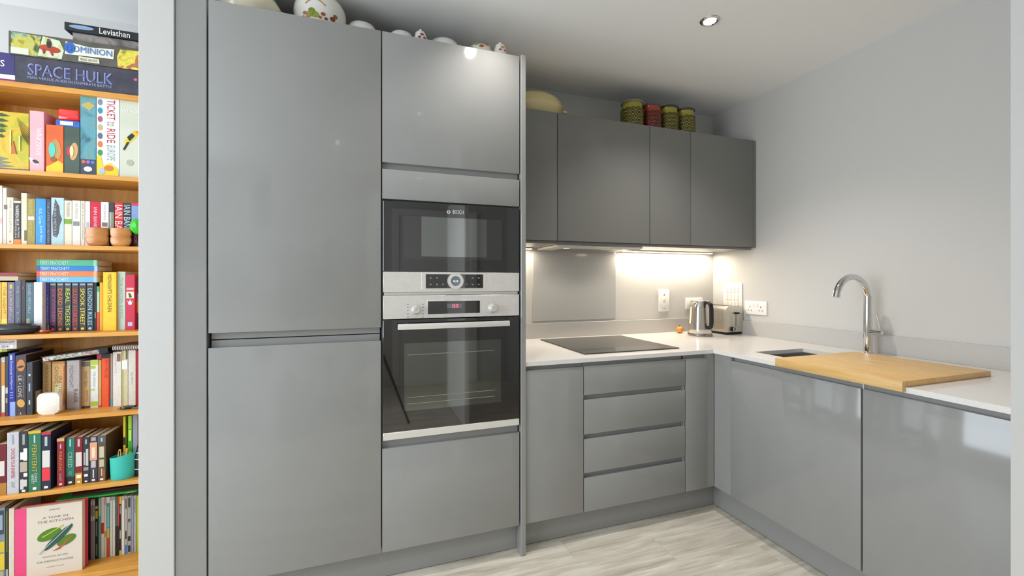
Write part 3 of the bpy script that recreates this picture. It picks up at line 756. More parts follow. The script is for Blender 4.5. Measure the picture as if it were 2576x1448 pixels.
# round tureen with fruit decoration
P = [(.05, 0), (.068, .01), (.088, .07), (.104, .125), (.108, .155), (.105, .18), (.092, .205), (.065, .222), (.03, .23), (0, .232)]
t, cx_, cy_ = dish('tureen', 'round white china tureen painted with vegetables beside the cream casserole', 'tureen', 806, 2.08, P, M_CERA)
RT = lambda z: interp(P, max(.012, min(.22, z-ZTOP)))
leafs(t, cx_, cy_, RT, ZTOP+.112, ['#8a9a2a', '#7f8f24', '#97a63a'], 3, -1.93, .11, .015)
leafs(t, cx_, cy_, RT, ZTOP+.103, ['#c8722a', '#b0642c', '#c8722a'], 3, -2.22, .10, .009)
leafs(t, cx_, cy_, RT, ZTOP+.104, ['#c06a2a', '#a8582a', '#8c4a22'], 3, -1.50, .12, .009)
leafs(t, cx_, cy_, RT, ZTOP+.112, ['#8c4a22', '#a4582a'], 2, -.98, .10, .012)
b = nbm()
tube(b, [(cx_+.1075*math.cos(q), cy_+.1075*math.sin(q), ZTOP+.148+.020*math.sin((q+2.05)/.75*PI)) for q in [-2.05+.75*i/12 for i in range(13)]], .0026, 6); ob('gold_line', b, mat('#c99a4e', .3, metal=.3), t)
# plates and bowls
PL = [(.05, 0), (.052, .006), (.075, .03), (.082, .068), (.079, .070), (.04, .088), (0, .090)]
def bowl_prof(r, h): return [(r*.5, 0), (r*.55, .006), (r*.9, h*.45), (r, h*.92), (r*.985, h), (r*.9, h*.9), (r*.45, h*.2), (0, h*.17)]
def lidded(r, h): return [(r*.5, 0), (r*.55, .005), (r*.95, h*.45), (r, h*.70), (r*.98, h*.78), (r*.84, h*.91), (r*.5, h*.985), (0, h)]
dish('serving_dish', 'plain white china dish with domed lid beside the painted tureen', 'dish', 911, 2.11, lidded(.070, .172), M_CERA)
dish('serving_dish', 'plain white domed dish above the join of the two tall cabinets, by a pepper pot', 'dish', 1010, 2.10, lidded(.061, .162), M_CERA)
dish('serving_dish', 'broad plain white domed dish between two spice pots', 'dish', 1117, 2.10, lidded(.078, .158), M_CERA)
t, cx_, cy_ = dish('serving_dish', 'white domed dish with fruit decoration beside the end panel', 'dish', 1209, 2.10, lidded(.071, .166), M_CERA)
PP = lidded(.071, .166)
leafs(t, cx_, cy_, lambda z: interp(PP, max(.01, min(.15, z-ZTOP))), ZTOP+.140, ['#c07a2e', '#9aa03c', '#b85a2a'], 5, -2.6, .42, .010)
def pot(px, Y, lb, col):
    cx_ = at_top(px, Y); t = thing('spice_pot', lb, 'spice pot', (cx_, Y, ZTOP))
    pr = [(.020, 0), (.024, .006), (.028, .035), (.030, .09), (.029, .110), (.024, .122), (.022, .124), (0, .124)]
    b = nbm(); lathe(b, pr, cx_, Y, ZTOP, 28); ob('body', b, M_CERA, t, smooth=True)
    b = nbm(); lathe(b, [(.023, .122), (.025, .126), (.021, .133), (.010, .137), (.005, .139), (.007, .144), (.005, .149), (0, .150)], cx_, Y, ZTOP, 24); ob('lid', b, M_CERA, t, smooth=True)
    leafs(t, cx_, Y, lambda z: interp(pr, max(.01, min(.12, z-ZTOP))), ZTOP+.104, col, 3, -1.85, .40, .007)
pot(1058, 2.02, 'small white lidded spice pot with red decoration between white dishes', ['#a23a3a', '#6a3a2a'])
pot(1258, 2.00, 'small white lidded spice pot with orange fruit beside the end panel', ['#c8482a', '#d98a2e'])

# ------------------------------------------------------------------ on the wall cabinets
ZU = UZ1-.004
Yc = 2.40; cx_ = XA(1345, Yc)
t = thing('casserole_pot', 'cream enamel casserole pot with dark-knobbed lid on the wall cabinet', 'casserole', (cx_, Yc, ZU))
M_ENAM = mat('#dccb93', .22, coat=.4)
P = [(.09, 0), (.115, .006), (.132, .03), (.138, .075), (.139, .085)]
b = nbm(); lathe(b, P, cx_, Yc, ZU, 48, sx=1.25); ob('pot', b, M_ENAM, t, smooth=True)
b = nbm(); lathe(b, [(.139, .085), (.142, .089), (.140, .095), (.125, .125), (.095, .150), (.05, .165), (0, .168)], cx_, Yc, ZU, 48, sx=1.25); ld = ob('lid', b, M_ENAM, t, smooth=True)
b = nbm(); lathe(b, [(.012, .166), (.012, .174), (.024, .178), (.024, .184), (0, .186)], cx_, Yc, ZU, 24); ob('lid_knob', b, mat('#4a453c', .4), ld, smooth=True)
b = nbm(); box(b, cx_+.166, cx_+.196, Yc-.045, Yc+.045, ZU+.060, ZU+.078, .006, 2); ob('side_handle', b, M_ENAM, t, smooth=True)
# four canisters with ring pattern
def canister(px0, px1, ptop, base, ink, lidc, lb, tilt=False):
    Y = 2.325; cx_ = XA((px0+px1)/2, Y); r = (XA(px1, Y)-XA(px0, Y))/2*.97; ztop = ZA((px0+px1)/2, ptop, Y-r*.2); H_ = ztop-ZU
    t = thing('canister', lb, 'canister', (cx_, Y, ZU), group='patterned storage canisters on the wall cabinets')
    hb = H_*.73; m_ = mat(base, .22, coat=.35)
    b = nbm(); lathe(b, [(r*.93, 0), (r*.99, .005), (r, .012), (r, hb-.006), (r*.96, hb), (r*.92, hb+.001), (r*.92, hb+.002)], cx_, Y, ZU, 44); bd = ob('jar', b, m_, t, smooth=True)
    b = nbm(); lathe(b, [(r*.90, hb), (r*.88, hb+H_*.06), (r*.88, H_*.92), (r*.90, H_*.93)], cx_, Y, ZU, 44); ob('neck', b, m_, t, smooth=True)
    b = nbm(); lathe(b, [(r*.95, H_*.905), (r*.985, H_*.92), (r*.985, H_*.965), (r*.90, H_*.99), (0, H_)], cx_, Y, ZU, 44)
    ob('lid', b, mat(lidc, .5), t, smooth=True)
    # printed rings: staggered rows of flattened circles round the jar
    mi = mat(ink, .35); b = nbm(); rows = 5; n = 12
    rh = hb/(rows+.35)
    for q in range(rows):
        zc = ZU+rh*(.7+q)
        for k in range(n):
            a0 = 2*PI*(k+(.5 if q % 2 else 0))/n
            for (ro_, ri_) in ((.50, .30), (.19, .0)):
                A_, B_ = [], []
                for s_ in range(14):
                    th = 2*PI*s_/14
                    for (L_, rad) in ((A_, ro_), (B_, ri_)):
                        aa = a0+rad*math.cos(th)*2*PI/n*1.02; zz = zc+rad*rh*math.sin(th)*1.0
                        L_.append(b.verts.new((cx_+(r+.0006)*math.cos(aa), Y+(r+.0006)*math.sin(aa), zz)))
                if ri_ > 0:
                    for s_ in range(14): b.faces.new((A_[s_], A_[(s_+1) % 14], B_[(s_+1) % 14], B_[s_]))
                else: b.faces.new(A_)
    ob('ring_pattern', b, mi, bd)
canister(1565, 1615, 255, '#9c9230', '#2b2916', '#807a66', 'biggest olive canister with dark ring pattern and pale wooden lid')
canister(1615, 1660, 264, '#9c3c22', '#30120c', '#55504a', 'rust red canister with dark ring pattern and grey lid')
canister(1659, 1702, 268, '#9c9230', '#24220f', '#3a3a3a', 'olive canister with ring pattern next to the red one, black-rimmed lid')
canister(1701, 1743, 275, '#9c9230', '#35301a', '#4b4742', 'smallest olive canister with ring pattern at the end of the row')
# ------------------------------------------------------------------ bookcase
BX0, BX1 = -1.575, -.752
BD = 2.475                                   # back of the bookcase
SZ = [2.044, 1.702, 1.413, 1.059, .729, .438, .082]      # top faces of the boards
t = thing('bookcase', 'tall oak veneer bookcase filled with books and board games', 'bookcase', ((BX0+BX1)/2, BKY, 0))
for xx in (BX0, BX1-.018):
    b = nbm(); box(b, xx, xx+.018, BKY, BD, 0, SZ[0], .001); ob('side_panel', b, M_OAK, t)
b = nbm(); box(b, BX0+.018, BX1-.018, BD-.030, BD-.026, .02, SZ[0]-.02); ob('back_panel', b, M_OAKB, t)
for i, z in enumerate(SZ):
    th = .021 if i == 0 else .017
    b = nbm(); box(b, BX0+(0 if i == 0 else .0182), BX1-(0 if i == 0 else .0182), BKY-(.001 if i == 0 else 0), BD-.03 if i else BD, z-th, z, .0008); ob('shelf', b, M_OAK, t)
b = nbm(); box(b, BX0+.0182, BX1-.0182, BKY+.012, BKY+.028, 0, SZ[6]-.017); ob('kick_board', b, M_OAK, t)

# ------------------------------------------------------------------ books
NPR = {}
def band(parent, x0, x1, z0, z1, y, m):
    k = NPR[parent] = NPR.get(parent, 0)+1
    b = nbm(); box(b, x0, x1, y-.0003-.0001*k, y+.0004, z0, z1); return ob('print_band', b, m, parent)
def ink(c): return c if not isinstance(c, (str, tuple)) else mat(c, .5)
LASTX = {}
def book(si, p0, p1, ptop, col, label, Y=2.25, dep=.125, bands=(), txt=(), rough=.42, gloss=0., z=None, pages='#d9c9ab', cat='book', pat=None, name='book', pbot=None):
    """upright book; p0..p1 columns of its spine, ptop row of its top; bands (f0, f1, colour, inset), txt (string, f0, f1, width, colour[, offset[, mode]]) down the spine"""
    zb = SZ[si] if z is None else z
    if pbot is not None: zb = ZA((p0+p1)/2, pbot, Y)
    x0, x1 = max(XA(p0, Y), LASTX.get(si, -9))+.0003, XA(p1, Y)-.0003; LASTX[si] = x1+.0002; zt = ZA((p0+p1)/2, ptop, Y); h = zt-zb; w = x1-x0
    dep = min(dep, BD-.031-Y)
    t = thing(name, label, cat, ((x0+x1)/2, Y, zb))
    m = pat if pat is not None else mat(col, rough, coat=gloss, noise=.06, nscale=90)
    c = min(.0014, w*.18)
    b = nbm(); box(b, x0, x1, Y, Y+.0016, zb, zt, min(.0006, w*.1)); box(b, x0, x0+c, Y+.0016, Y+dep, zb, zt); box(b, x1-c, x1, Y+.0016, Y+dep, zb, zt)
    cv = ob('cover', b, m, t)
    b = nbm(); box(b, x0+c, x1-c, Y+.0016, Y+dep-.003, zb+.0012, zt-.0012); ob('pages', b, mat(pages, .8, noise=.08, nscale=300), t)
    for bd in bands:
        f0, f1, cc = bd[:3]; ins = bd[3] if len(bd) > 3 else 0.; off = bd[4] if len(bd) > 4 else 0.
        band(cv, x0+w*(ins+off), x1-w*(ins-off), zt-h*f1, zt-h*f0, Y, ink(cc))
    for tx in txt:
        s, f0, f1, wf, cc = tx[:5]; off = tx[5] if len(tx) > 5 else 0.; mode = tx[6] if len(tx) > 6 else 'd'
        text('lettering', s, cv, ink(cc), x0+w*(.5-wf/2+off), x0+w*(.5+wf/2+off), zt-h*f1, zt-h*f0, Y-.0007-.0001*len(bands), mode, keep=False)
    return t, x0, x1, zb, zt, Y
def flatbook(p0, p1, zb, th, col, label, Y=2.25, dep=.12, txt=(), bands=(), rough=.4, pages='#d9c9ab', name='book', cat='book', pat=None):
    x0, x1 = XA(p0, Y), XA(p1, Y); zt = zb+th; w = x1-x0; dep = min(dep, BD-.031-Y)
    t = thing(name, label, cat, ((x0+x1)/2, Y, zb)); m = pat or mat(col, rough, noise=.05, nscale=80); c = .0012
    b = nbm(); box(b, x0, x1, Y, Y+.0015, zb, zt, .0004); box(b, x0, x1, Y+.0015, Y+dep, zb, zb+c); box(b, x0, x1, Y+.0015, Y+dep, zt-c, zt); cv = ob('cover', b, m, t)
    b = nbm(); box(b, x0+.001, x1-.001, Y+.0015, Y+dep-.002, zb+c, zt-c); ob('pages', b, mat(pages, .8, noise=.08, nscale=300), t)
    for (f0, f1, cc) in bands: band(cv, x0+w*f0, x0+w*f1, zb, zt, Y, ink(cc))
    for (s, f0, f1, hf, cc) in txt: text('lettering', s, cv, ink(cc), x0+w*f0, x0+w*f1, zb+th*(.5-hf/2), zb+th*(.5+hf/2), Y-.0008, 'h', keep=False)
    return t, x0, x1, zt
def gamebox(x0, x1, z0, z1, Y, dep, m, label, name='game_box', lidline=None):
    """cardboard box: deep lid over a tray"""
    t = thing(name, label, 'game box', ((x0+x1)/2, Y, z0)); dep = min(dep, BD-.031-Y) if z0 < SZ[0]-.01 else dep
    b = nbm(); box(b, x0, x1, Y, Y+dep, z0, z1, .0012); lid = ob('lid', b, m, t)
    return t, lid
def blob(parent, pts, y, m, name='printed_shape', th=.0006):
    k = NPR[parent] = NPR.get(parent, 0)+1
    b = nbm(); poly_y(b, pts, y-th-.0001*k, th+.0001*k+.0002); return ob(name, b, m, parent)
def ell(cx_, cz_, rx, rz, n=18, rot=0.):
    return [(cx_+rx*math.cos(2*PI*i/n)*math.cos(rot)-rz*math.sin(2*PI*i/n)*math.sin(rot), cz_+rx*math.cos(2*PI*i/n)*math.sin(rot)+rz*math.sin(2*PI*i/n)*math.cos(rot)) for i in range(n)]
def P2(px, py, Y): return (XA(px, Y), ZA(px, py, Y))


def row_start(si, Y, hts, where, p0=-158, p1=-17):
    """books continuing the row towards the far side of the bookcase"""
    cols_ = [('#7a3030', 'brick red'), ('#d4ccba', 'ivory'), ('#2f4f6a', 'steel blue'), ('#5a6a3a', 'moss green'), ('#a8884c', 'sand brown')]
    n = len(cols_); st = (p1-p0)/n
    for k in range(n):
        c, nm = cols_[(k+si) % n]
        book(si, p0+st*k, p0+st*(k+1)-.6, hts-(k % 3)*4, c, nm+' book near the far side of the '+where, Y, .12, bands=[(.08, .14, '#d8c9a0', .1), (.82, .86, '#d8c9a0', .1)])

# ---- game boxes on top
Yt = 2.222
zs0 = SZ[0]+.0005
t, lid = gamebox(XA(-75, Yt), XA(36, Yt), zs0, ZA(20, 132, Yt), Yt+.004, .22, mat('#36306a', .35), 'dark purple game box beside the long dark box, white lower edge')
b_ = P2(0, 150, Yt)
text('lettering', 'S', lid, ink('#f2f2f2'), XA(-1, Yt), XA(10, Yt), ZA(5, 166, Yt), ZA(5, 150, Yt), Yt+.003)
z_ = ZA(20, 187, Yt); band(lid, XA(-75, Yt), XA(36, Yt), ZA(20, 198, Yt), z_, Yt+.004, ink('#e6e3e8'))
band(lid, XA(-75, Yt), XA(36, Yt), zs0+.0005, ZA(20, 198.5, Yt), Yt+.004, ink('#8a2b78'))
xr_ = BX1-.002
zA, zB = ZA(37, 137, Yt), ZA(23, 77, Yt)
t, lid = gamebox(XA(37, Yt), xr_, zs0, zA-.0005, Yt, .22, mat('#3a3a46', .4, noise=.25, nscale=25), 'long charcoal game box with outlined lilac lettering, lowest of the stack')
text('lettering', 'SPACE HULK', lid, mat('#9aa3d0', .5), XA(70, Yt), XA(283, Yt), zs0+.037, zs0+.082, Yt-.0008, keep=False)
text('lettering_fill', 'SPACE HULK', lid, mat('#4c5080', .5), XA(72, Yt), XA(285, Yt), zs0+.039, zs0+.079, Yt-.0011, keep=False)
text('lettering', 'MAN VERSUS ALIEN IN DESPERATE BATTLE', lid, mat('#9aa3d0', .5), XA(70, Yt), XA(281, Yt), zs0+.022, zs0+.032, Yt-.0008, keep=False)
blob(lid, ell(XA(341, Yt), zs0+.07, .006, .005), Yt, ink('#d0588a'))
t, lid = gamebox(XA(23, Yt), xr_, zA, zB-.0005, Yt-.004, .23, mat('#55534a', .42, noise=.2, nscale=18), 'game box with painted yellow and green scenes and white banner, middle of the stack')
Y_ = Yt-.004; hh = zB-zA
M_SC1 = art('scene_yellow', ['#23332c', '#4b6a3e', '#c9b63a', '#8fae8a', '#3c4640'], 22); M_SC2 = art('scene_orange', ['#6f6a3c', '#c8bb3a', '#e0cf52', '#b4622c', '#7f7a5a'], 26)
blob(lid, [(XA(28, Y_), zA+hh*.03), (XA(95, Y_), zA+hh*.03), (XA(104, Y_), zA+hh*.92), (XA(28, Y_), zA+hh*.97)], Y_, M_SC1)
blob(lid, [(XA(95, Y_), zA+hh*.06), (XA(155, Y_), zA+hh*.05), (XA(161, Y_), zA+hh*.45), (XA(150, Y_), zA+hh*.85), (XA(108, Y_), zA+hh*.95)], Y_, art('scene_field', ['#8fa04a', '#b9c27a', '#cdd8c4', '#a8b48a'], 20))
for (px, py, rx, rz, c, ro) in ((113, 119, .016, .012, '#b0402a', .2), (135, 124, .022, .012, '#a83a24', -.1), (124, 109, .008, .016, '#2a2a24', 0), (123, 99, .005, .006, '#7a3a28', 0), (131, 133, .004, .012, '#a83a24', .2), (111, 129, .004, .010, '#8a3020', 0)):
    blob(lid, ell(XA(px, Y_), zA+hh*(136-py+ (px-23)*.117)/61., rx, rz, 14, ro), Y_-.0008, ink(c))
blob(lid, [(XA(28, Y_), zA+hh*.03), (XA(73, Y_), zA+hh*.03), (XA(73, Y_), zA+hh*.30), (XA(28, Y_), zA+hh*.30)], Y_-.0007, ink('#cfd3bd'))
blob(lid, [(XA(164, Y_), zA+hh*.30), (XA(286, Y_), zA+hh*.36), (XA(288, Y_), zA+hh*.80), (XA(225, Y_), zA+hh*.74), (XA(166, Y_), zA+hh*.86)], Y_-.0006, ink('#dcdccb'))
blob(lid, ell(XA(177, Y_), zA+hh*.60, .018, .024, 10), Y_-.0010, ink('#2f62b0'))
text('lettering', 'DOMINION', lid, ink('#3a68b4'), XA(168, Y_), XA(283, Y_), zA+hh*.44, zA+hh*.72, Y_-.0040, keep=False)
blob(lid, [(XA(198, Y_), zA+hh*.06), (XA(251, Y_), zA+hh*.06), (XA(250, Y_), zA+hh*.26), (XA(199, Y_), zA+hh*.28)], Y_-.0006, ink('#cfcdb4'))
text('lettering', 'BIG BOX', lid, ink('#6b6a58'), XA(204, Y_), XA(246, Y_), zA+hh*.10, zA+hh*.20, Y_-.0040, keep=False)
blob(lid, [(XA(297, Y_), zA+hh*.0), (XA(372, Y_), zA+hh*.0), (XA(372, Y_), zA+hh*.9), (XA(303, Y_), zA+hh*.85), (XA(295, Y_), zA+hh*.5)], Y_, M_SC2)
zC1 = ZA(180, 78, Yt)
t, lid = gamebox(XA(180, Yt), xr_, zB, zC1-.0005, Yt+.006, .20, art('brown_box', ['#3c3634', '#5c5450', '#8a8580', '#4a403a'], 12), 'flat brown-grey game box with pale smudges under the topmost black one')
t, lid = gamebox(XA(164, Yt), xr_, zC1, ZA(164, 56, Yt), Yt-.006, .21, mat('#12161c', .35, noise=.3, nscale=20), 'thin black box with white lettering, topmost on the bookcase')
hl = ZA(164, 56, Yt)-zC1
text('lettering', 'Leviathan', lid, ink('#f0f0ee'), XA(250, Yt-.006), XA(327, Yt-.006), zC1+hl*.12, zC1+hl*.88, Yt-.0068, keep=False)
blob(lid, ell(XA(205, Yt-.006), zC1+hl*.55, .040, hl*.26, 14, 0), Yt-.006, ink('#7f97b8'))

# ---- shelf of game boxes
s = 1; Yg = 2.225
def gb(p0, p1, pt, m, label, Y=Yg, dep=.2, z0=None, name='game_box'):
    x0, x1 = XA(p0, Y)+.0004, XA(p1, Y)-.0004; z0 = SZ[s] if z0 is None else z0; z1 = ZA((p0+p1)/2, pt, Y)
    t, lid = gamebox(x0, x1, z0, z1, Y, dep, m, label, name); return lid, x0, x1, z0, z1
lid, x0, x1, z0, z1 = gb(-62, 73, 279, art('palms', ['#6d7a1c', '#a8a51e', '#c9b02a', '#c98f1e', '#b8b43a'], 9), 'broad yellow-green game box with leaf picture on the box shelf')
w, h = x1-x0, z1-z0
for k in range(5):
    zc_ = z1-h*(.06+.09*k); xa_ = XA(0, Yg); blob(lid, [(xa_-.02, zc_-.004), (xa_+.006, zc_-.008), (xa_+.030-.004*k, zc_-.003), (xa_+.005, zc_+.006)], Yg, ink('#3c4a1e'))
for k in range(3): blob(lid, [(XA(0, Yg), z0+h*(.04+.06*k)), (XA(36-7*k, Yg), z0+h*(.07+.06*k)), (XA(0, Yg), z0+h*(.10+.06*k))], Yg, ink('#7c7a6a'))
for k in range(9): blob(lid, [(XA(42+1.5*k, Yg), z1-h*(.1+.035*k)), (XA(43+1.5*k, Yg), z1-h*(.1+.035*k)), (XA(72, Yg), z1-h*(.26+.035*k)), (XA(72, Yg), z1-h*(.267+.035*k))], Yg, ink('#9a6a12'))
blob(lid, [(XA(24, Yg), z0+h*.30), (XA(42, Yg), z0+h*.28), (XA(34, Yg), z0+h*.50)], Yg, ink('#c0662a'))
for (px, a0, a1) in ((25, .28, .68), (48, .34, .60)): blob(lid, [(XA(px, Yg), z0+h*a0), (XA(px+4, Yg), z0+h*a0), (XA(px+4, Yg), z0+h*a1), (XA(px, Yg), z0+h*a1)], Yg, ink('#d4c878'))
band(lid, x0, x1, z0+.001, z0+.006, Yg, ink('#5a4a66'))
lid, x0, x1, z0, z1 = gb(74, 112.5, 279, mat('#e9a9b0', .35, noise=.06, nscale=8), 'pink game box with pale lettering and a small bird')
w, h = x1-x0, z1-z0
text('lettering', 'WINGSPAN', lid, ink('#f4e2e6'), x0+w*.45, x0+w*.82, z0+h*.28, z0+h*.72, Yg-.0008, 'd', keep=False)
blob(lid, ell(x0+w*.30, z0+h*.17, .020, .007, 14, -.75), Yg, ink('#cdd0bc')); blob(lid, ell(x0+w*.40, z0+h*.165, .010, .006, 12, -.6), Yg-.0007, ink('#3a3338'))
band(lid, x0+w*.95, x1, z0, z1, Yg, ink('#c53a36'))
lid, x0, x1, z0, z1 = gb(115, 160, 314, mat('#e2642c', .35, noise=.18, nscale=9), 'orange game box with yellow foot and a turquoise emblem')
w, h = x1-x0, z1-z0
blob(lid, [(x0+.001, z0+.001), (x1-.001, z0+.001), (x1-.001, z0+h*.20), (x0+w*.7, z0+h*.26), (x0+w*.3, z0+h*.17), (x0+.001, z0+h*.12)], Yg, ink('#f2c12c'))
blob(lid, ell(x0+w*.62, z0+h*.50, .013, .040, 18, .1), Yg, ink('#b98a4e')); blob(lid, ell(x0+w*.36, z0+h*.48, .010, .030, 16, 0), Yg-.0007, ink('#4fc0b0')); blob(lid, ell(x0+w*.42, z0+h*.28, .010, .010, 12), Yg, ink('#8a5a2a'))
lid, x0, x1, z0, z1 = gb(160.5, 201, 319, mat('#47564a', .38, noise=.2, nscale=9), 'dark green game box with red and tan emblem')
w, h = x1-x0, z1-z0
blob(lid, ell(x0+w*.62, z0+h*.48, .013, .036, 18, -.1), Yg, ink('#c99a62')); blob(lid, ell(x0+w*.36, z0+h*.48, .010, .020, 14), Yg-.0007, ink('#b8323a')); blob(lid, ell(x0+w*.50, z0+h*.48, .006, .022, 14), Yg-.0012, ink('#d8dca0'))
zb_ = ZA(170, 318.5, Yg)+.0005
t = thing('card_box', 'small blue card box lying on the orange and dark green boxes', 'game box', (XA(169, Yg), Yg, zb_))
x0, x1 = XA(139, Yg), XA(199.5, Yg); zt_ = ZA(169, 302, Yg)
b = nbm(); box(b, x0, x1, Yg+.002, Yg+.12, zb_, zt_, .001); cb = ob('carton', b, mat('#2f62b4', .35, noise=.2, nscale=40), t)
blob(cb, [(x0+.014, zb_+.006), (x0+.055, zb_+.006), (x0+.055, zt_-.005), (x0+.014, zt_-.005)], Yg+.002, ink('#cfdcf0'))
t = thing('plastic_packet', 'bright red shiny packet lying on the small blue card box', 'packet', (XA(171, Yg), Yg, zt_))
x0, x1 = XA(141, Yg), XA(199.5, Yg); zu_ = ZA(170, 272, Yg)
b = nbm(); box(b, x0, x1, Yg+.004, Yg+.11, zt_+.0004, zu_, .010, 3); pk = ob('wrap', b, mat('#e0221f', .18, coat=.6, bump=.6, bscale=40), t, smooth=True)
b = nbm(); box(b, x0+.012, x1-.004, Yg+.0035, Yg+.006, zt_+.012, zt_+.020, .001); ob('fold', b, mat('#e0221f', .18, coat=.6, bump=.6, bscale=40), pk)
lid, x0, x1, z0, z1 = gb(201.5, 242, 242, art('landscape', ['#2f4a5a', '#4f8a94', '#5f98a8', '#6f8f6a', '#3a4050'], 10), 'tall teal landscape-printed game box with three coloured dots')
w, h = x1-x0, z1-z0
blob(lid, [(x0+.002, z1-h*.12), (x0+w*.3, z1-h*.09), (x0+w*.55, z1-h*.07), (x1-.003, z1-h*.11), (x0+w*.6, z1-h*.18)], Yg, ink('#b8a45c'))
band(lid, x0+.0005, x1-.0005, z0+.001, z0+h*.2, Yg, ink('#3c4250'))
for k, c in enumerate(('#d4623e', '#9a62c0', '#4f76c4')): blob(lid, ell(x0+w*(.22+.29*k), z0+h*.165, .0065, .0065), Yg-.0006, ink(c))
blob(lid, ell(x0+w*.5, z0+h*.075, .014, .011, 8), Yg-.0006, ink('#e8e8e6'))
lid, x0, x1, z0, z1 = gb(242.5, 300, 243, mat('#dfe6ec', .3, noise=.04, nscale=10), 'white game box with red lettering and yellow cartoon foot')
w, h = x1-x0, z1-z0
for (s_, a, b__, c) in (('TICKET', .04, .29, '#b8242c'), ('to', .31, .37, '#a88a70'), ('RIDE', .40, .58, '#b8242c'), ('EUROPE', .61, .80, '#8a9a84')):
    text('lettering', s_, lid, ink(c), x0+w*.46, x0+w*.82, z1-h*b__, z1-h*a, Yg-.0008, 'd', keep=False)
for k, c in enumerate(('#7d8790', '#2f8aa8', '#a05a6e', '#b8a878', '#5d6470', '#d0762c', '#3f8a44')): blob(lid, ell(x0+w*.16, z1-h*(.08+.105*k), .008, .013, 10), Yg, ink(c))
blob(lid, [(x0+.001, z0+.001), (x1-.002, z0+.004), (x1-.004, z0+h*.10), (x0+w*.6, z0+h*.17), (x0+w*.3, z0+h*.13), (x0+w*.2, z0+h*.24), (x0+.001, z0+h*.25)], Yg, ink('#e6c52c'))
blob(lid, ell(x0+w*.55, z0+h*.10, .016, .012, 10), Yg-.0007, ink('#c8762a')); blob(lid, ell(x0+w*.25, z0+h*.06, .010, .014, 8), Yg-.0007, ink('#a8b4e0'))
lid, x0, x1, z0, z1 = gb(300.5, 386, 251, mat('#c9cbb8', .35, noise=.06, nscale=6), 'pale sage game box with a yellow and black bird')
w, h = x1-x0, z1-z0
text('lettering', 'WINGSPAN', lid, ink('#eef0ea'), XA(304, Yg), XA(382, Yg), z1-h*.17, z1-h*.13, Yg-.0008, keep=False)
xb, zb2 = XA(329, Yg), z0+h*.50
blob(lid, ell(xb, zb2, .011, .030, 18, -.75), Yg, ink('#d8c22a')); blob(lid, ell(xb+.018, zb2+.026, .011, .009, 14), Yg-.0005, ink('#e0b422')); blob(lid, ell(xb+.022, zb2+.028, .005, .004, 10), Yg-.0009, ink('#d8702a'))
blob(lid, [(xb-.012, zb2+.004), (xb+.004, zb2+.022), (xb+.014, zb2+.012), (xb-.004, zb2-.012)], Yg-.0009, ink('#24221e')); blob(lid, [(xb-.026, zb2-.048), (xb-.021, zb2-.052), (xb-.004, zb2-.016), (xb-.012, zb2-.016)], Yg-.0006, ink('#2a2824'))
blob(lid, ell(XA(327, Yg), z0+h*.19, .012, .013, 20), Yg, ink('#a8aa96'))

# ---- shelf of paperbacks with the wooden bowls
s = 2; Yp = 2.245
CR = '#d8cdb8'; GI = '#9c948a'
L2 = ' on the wooden-bowl shelf'
row_start(2, 2.245, 488, 'wooden-bowl shelf')
book(s, -14, 5.5, 466, '#dcd4c8', 'white paperback with a pinkish patch beside the tall pale beige book', Yp, .15, bands=[(.55, .65, '#c8a8a8')])
book(s, 6, 17, 472, '#cfc4b8', 'tall pale beige book with small dark mark'+L2, Yp, .17, bands=[(.30, .38, '#6a6258', .1, .25)])
book(s, 17.3, 34, 496, CR, 'cream paperback with faint grey lettering beside the black one'+L2, Yp, .11, txt=[('MISS PEREGRINE', .06, .75, .35, '#b8b0a2')], bands=[(.92, .95, '#a86a4a', .35)])
book(s, 34.6, 52.6, 505, '#2a2422', 'black paperback with white lettering and orange foot'+L2, Yp, .11, bands=[(0, .05, '#d0c6b6'), (.88, 1, '#e8852a')], txt=[('WARREN ELLIS', .10, .56, .5, '#e8e2da'), ('GUN', .58, .84, .25, '#cfc8c0', -.2), ('MACHINE', .60, .84, .25, '#cfc8c0', .2)])
book(s, 53, 67.8, 485, '#d9cbb0', 'tall cream book between the black and the olive ones'+L2, Yp, .16, bands=[(.72, .92, '#6a6248', .3, .25)])
book(s, 68.2, 88.6, 499, '#9a8734', 'olive green book with a small white label'+L2, Yp, .11, txt=[('THE SECRET', .03, .34, .35, '#cdbf86'), ('HISTORY', .50, .80, .35, '#c2b27a')], bands=[(.39, .46, '#efece4', .12)])
book(s, 89, 115.4, 499, '#1f86cc', 'bright blue book with white handwritten lettering'+L2, Yp, .13, txt=[('N.K. Carter', .22, .56, .32, '#bfe0f4'), ('Junk Boy', .58, .94, .32, '#bfe0f4', .06)], rough=.3)
book(s, 116, 128, 501, '#34384e', 'narrow navy book with grey lettering'+L2, Yp, .12, txt=[('THE LATHE OF HEAVEN', .06, .94, .45, '#8f909c')])
t, x0, x1, z0, z1, Y = book(s, 128.4, 161, 497, '#a9c4cc', 'pale blue book with dark jagged shape on the spine'+L2, Yp, .12)
w, h = x1-x0, z1-z0; cv = [o for o in t.children if o.name.startswith('cover')][0]
blob(cv, [(x0+w*.32, z1-h*.03), (x0+w*.45, z1-h*.10), (x0+w*.62, z1-h*.18), (x0+w*.68, z1-h*.34), (x0+w*.84, z1-h*.45), (x0+w*.66, z1-h*.58), (x0+w*.58, z1-h*.74), (x0+w*.42, z1-h*.83), (x0+w*.14, z1-h*.80), (x0+w*.10, z1-h*.40)], Y, ink('#4a4a50'))
text('lettering', 'CHINA MIEVILLE', cv, ink('#a8a6a8'), x0+w*.22, x0+w*.44, z1-h*.82, z1-h*.10, Y-.0016, 'd', keep=False)
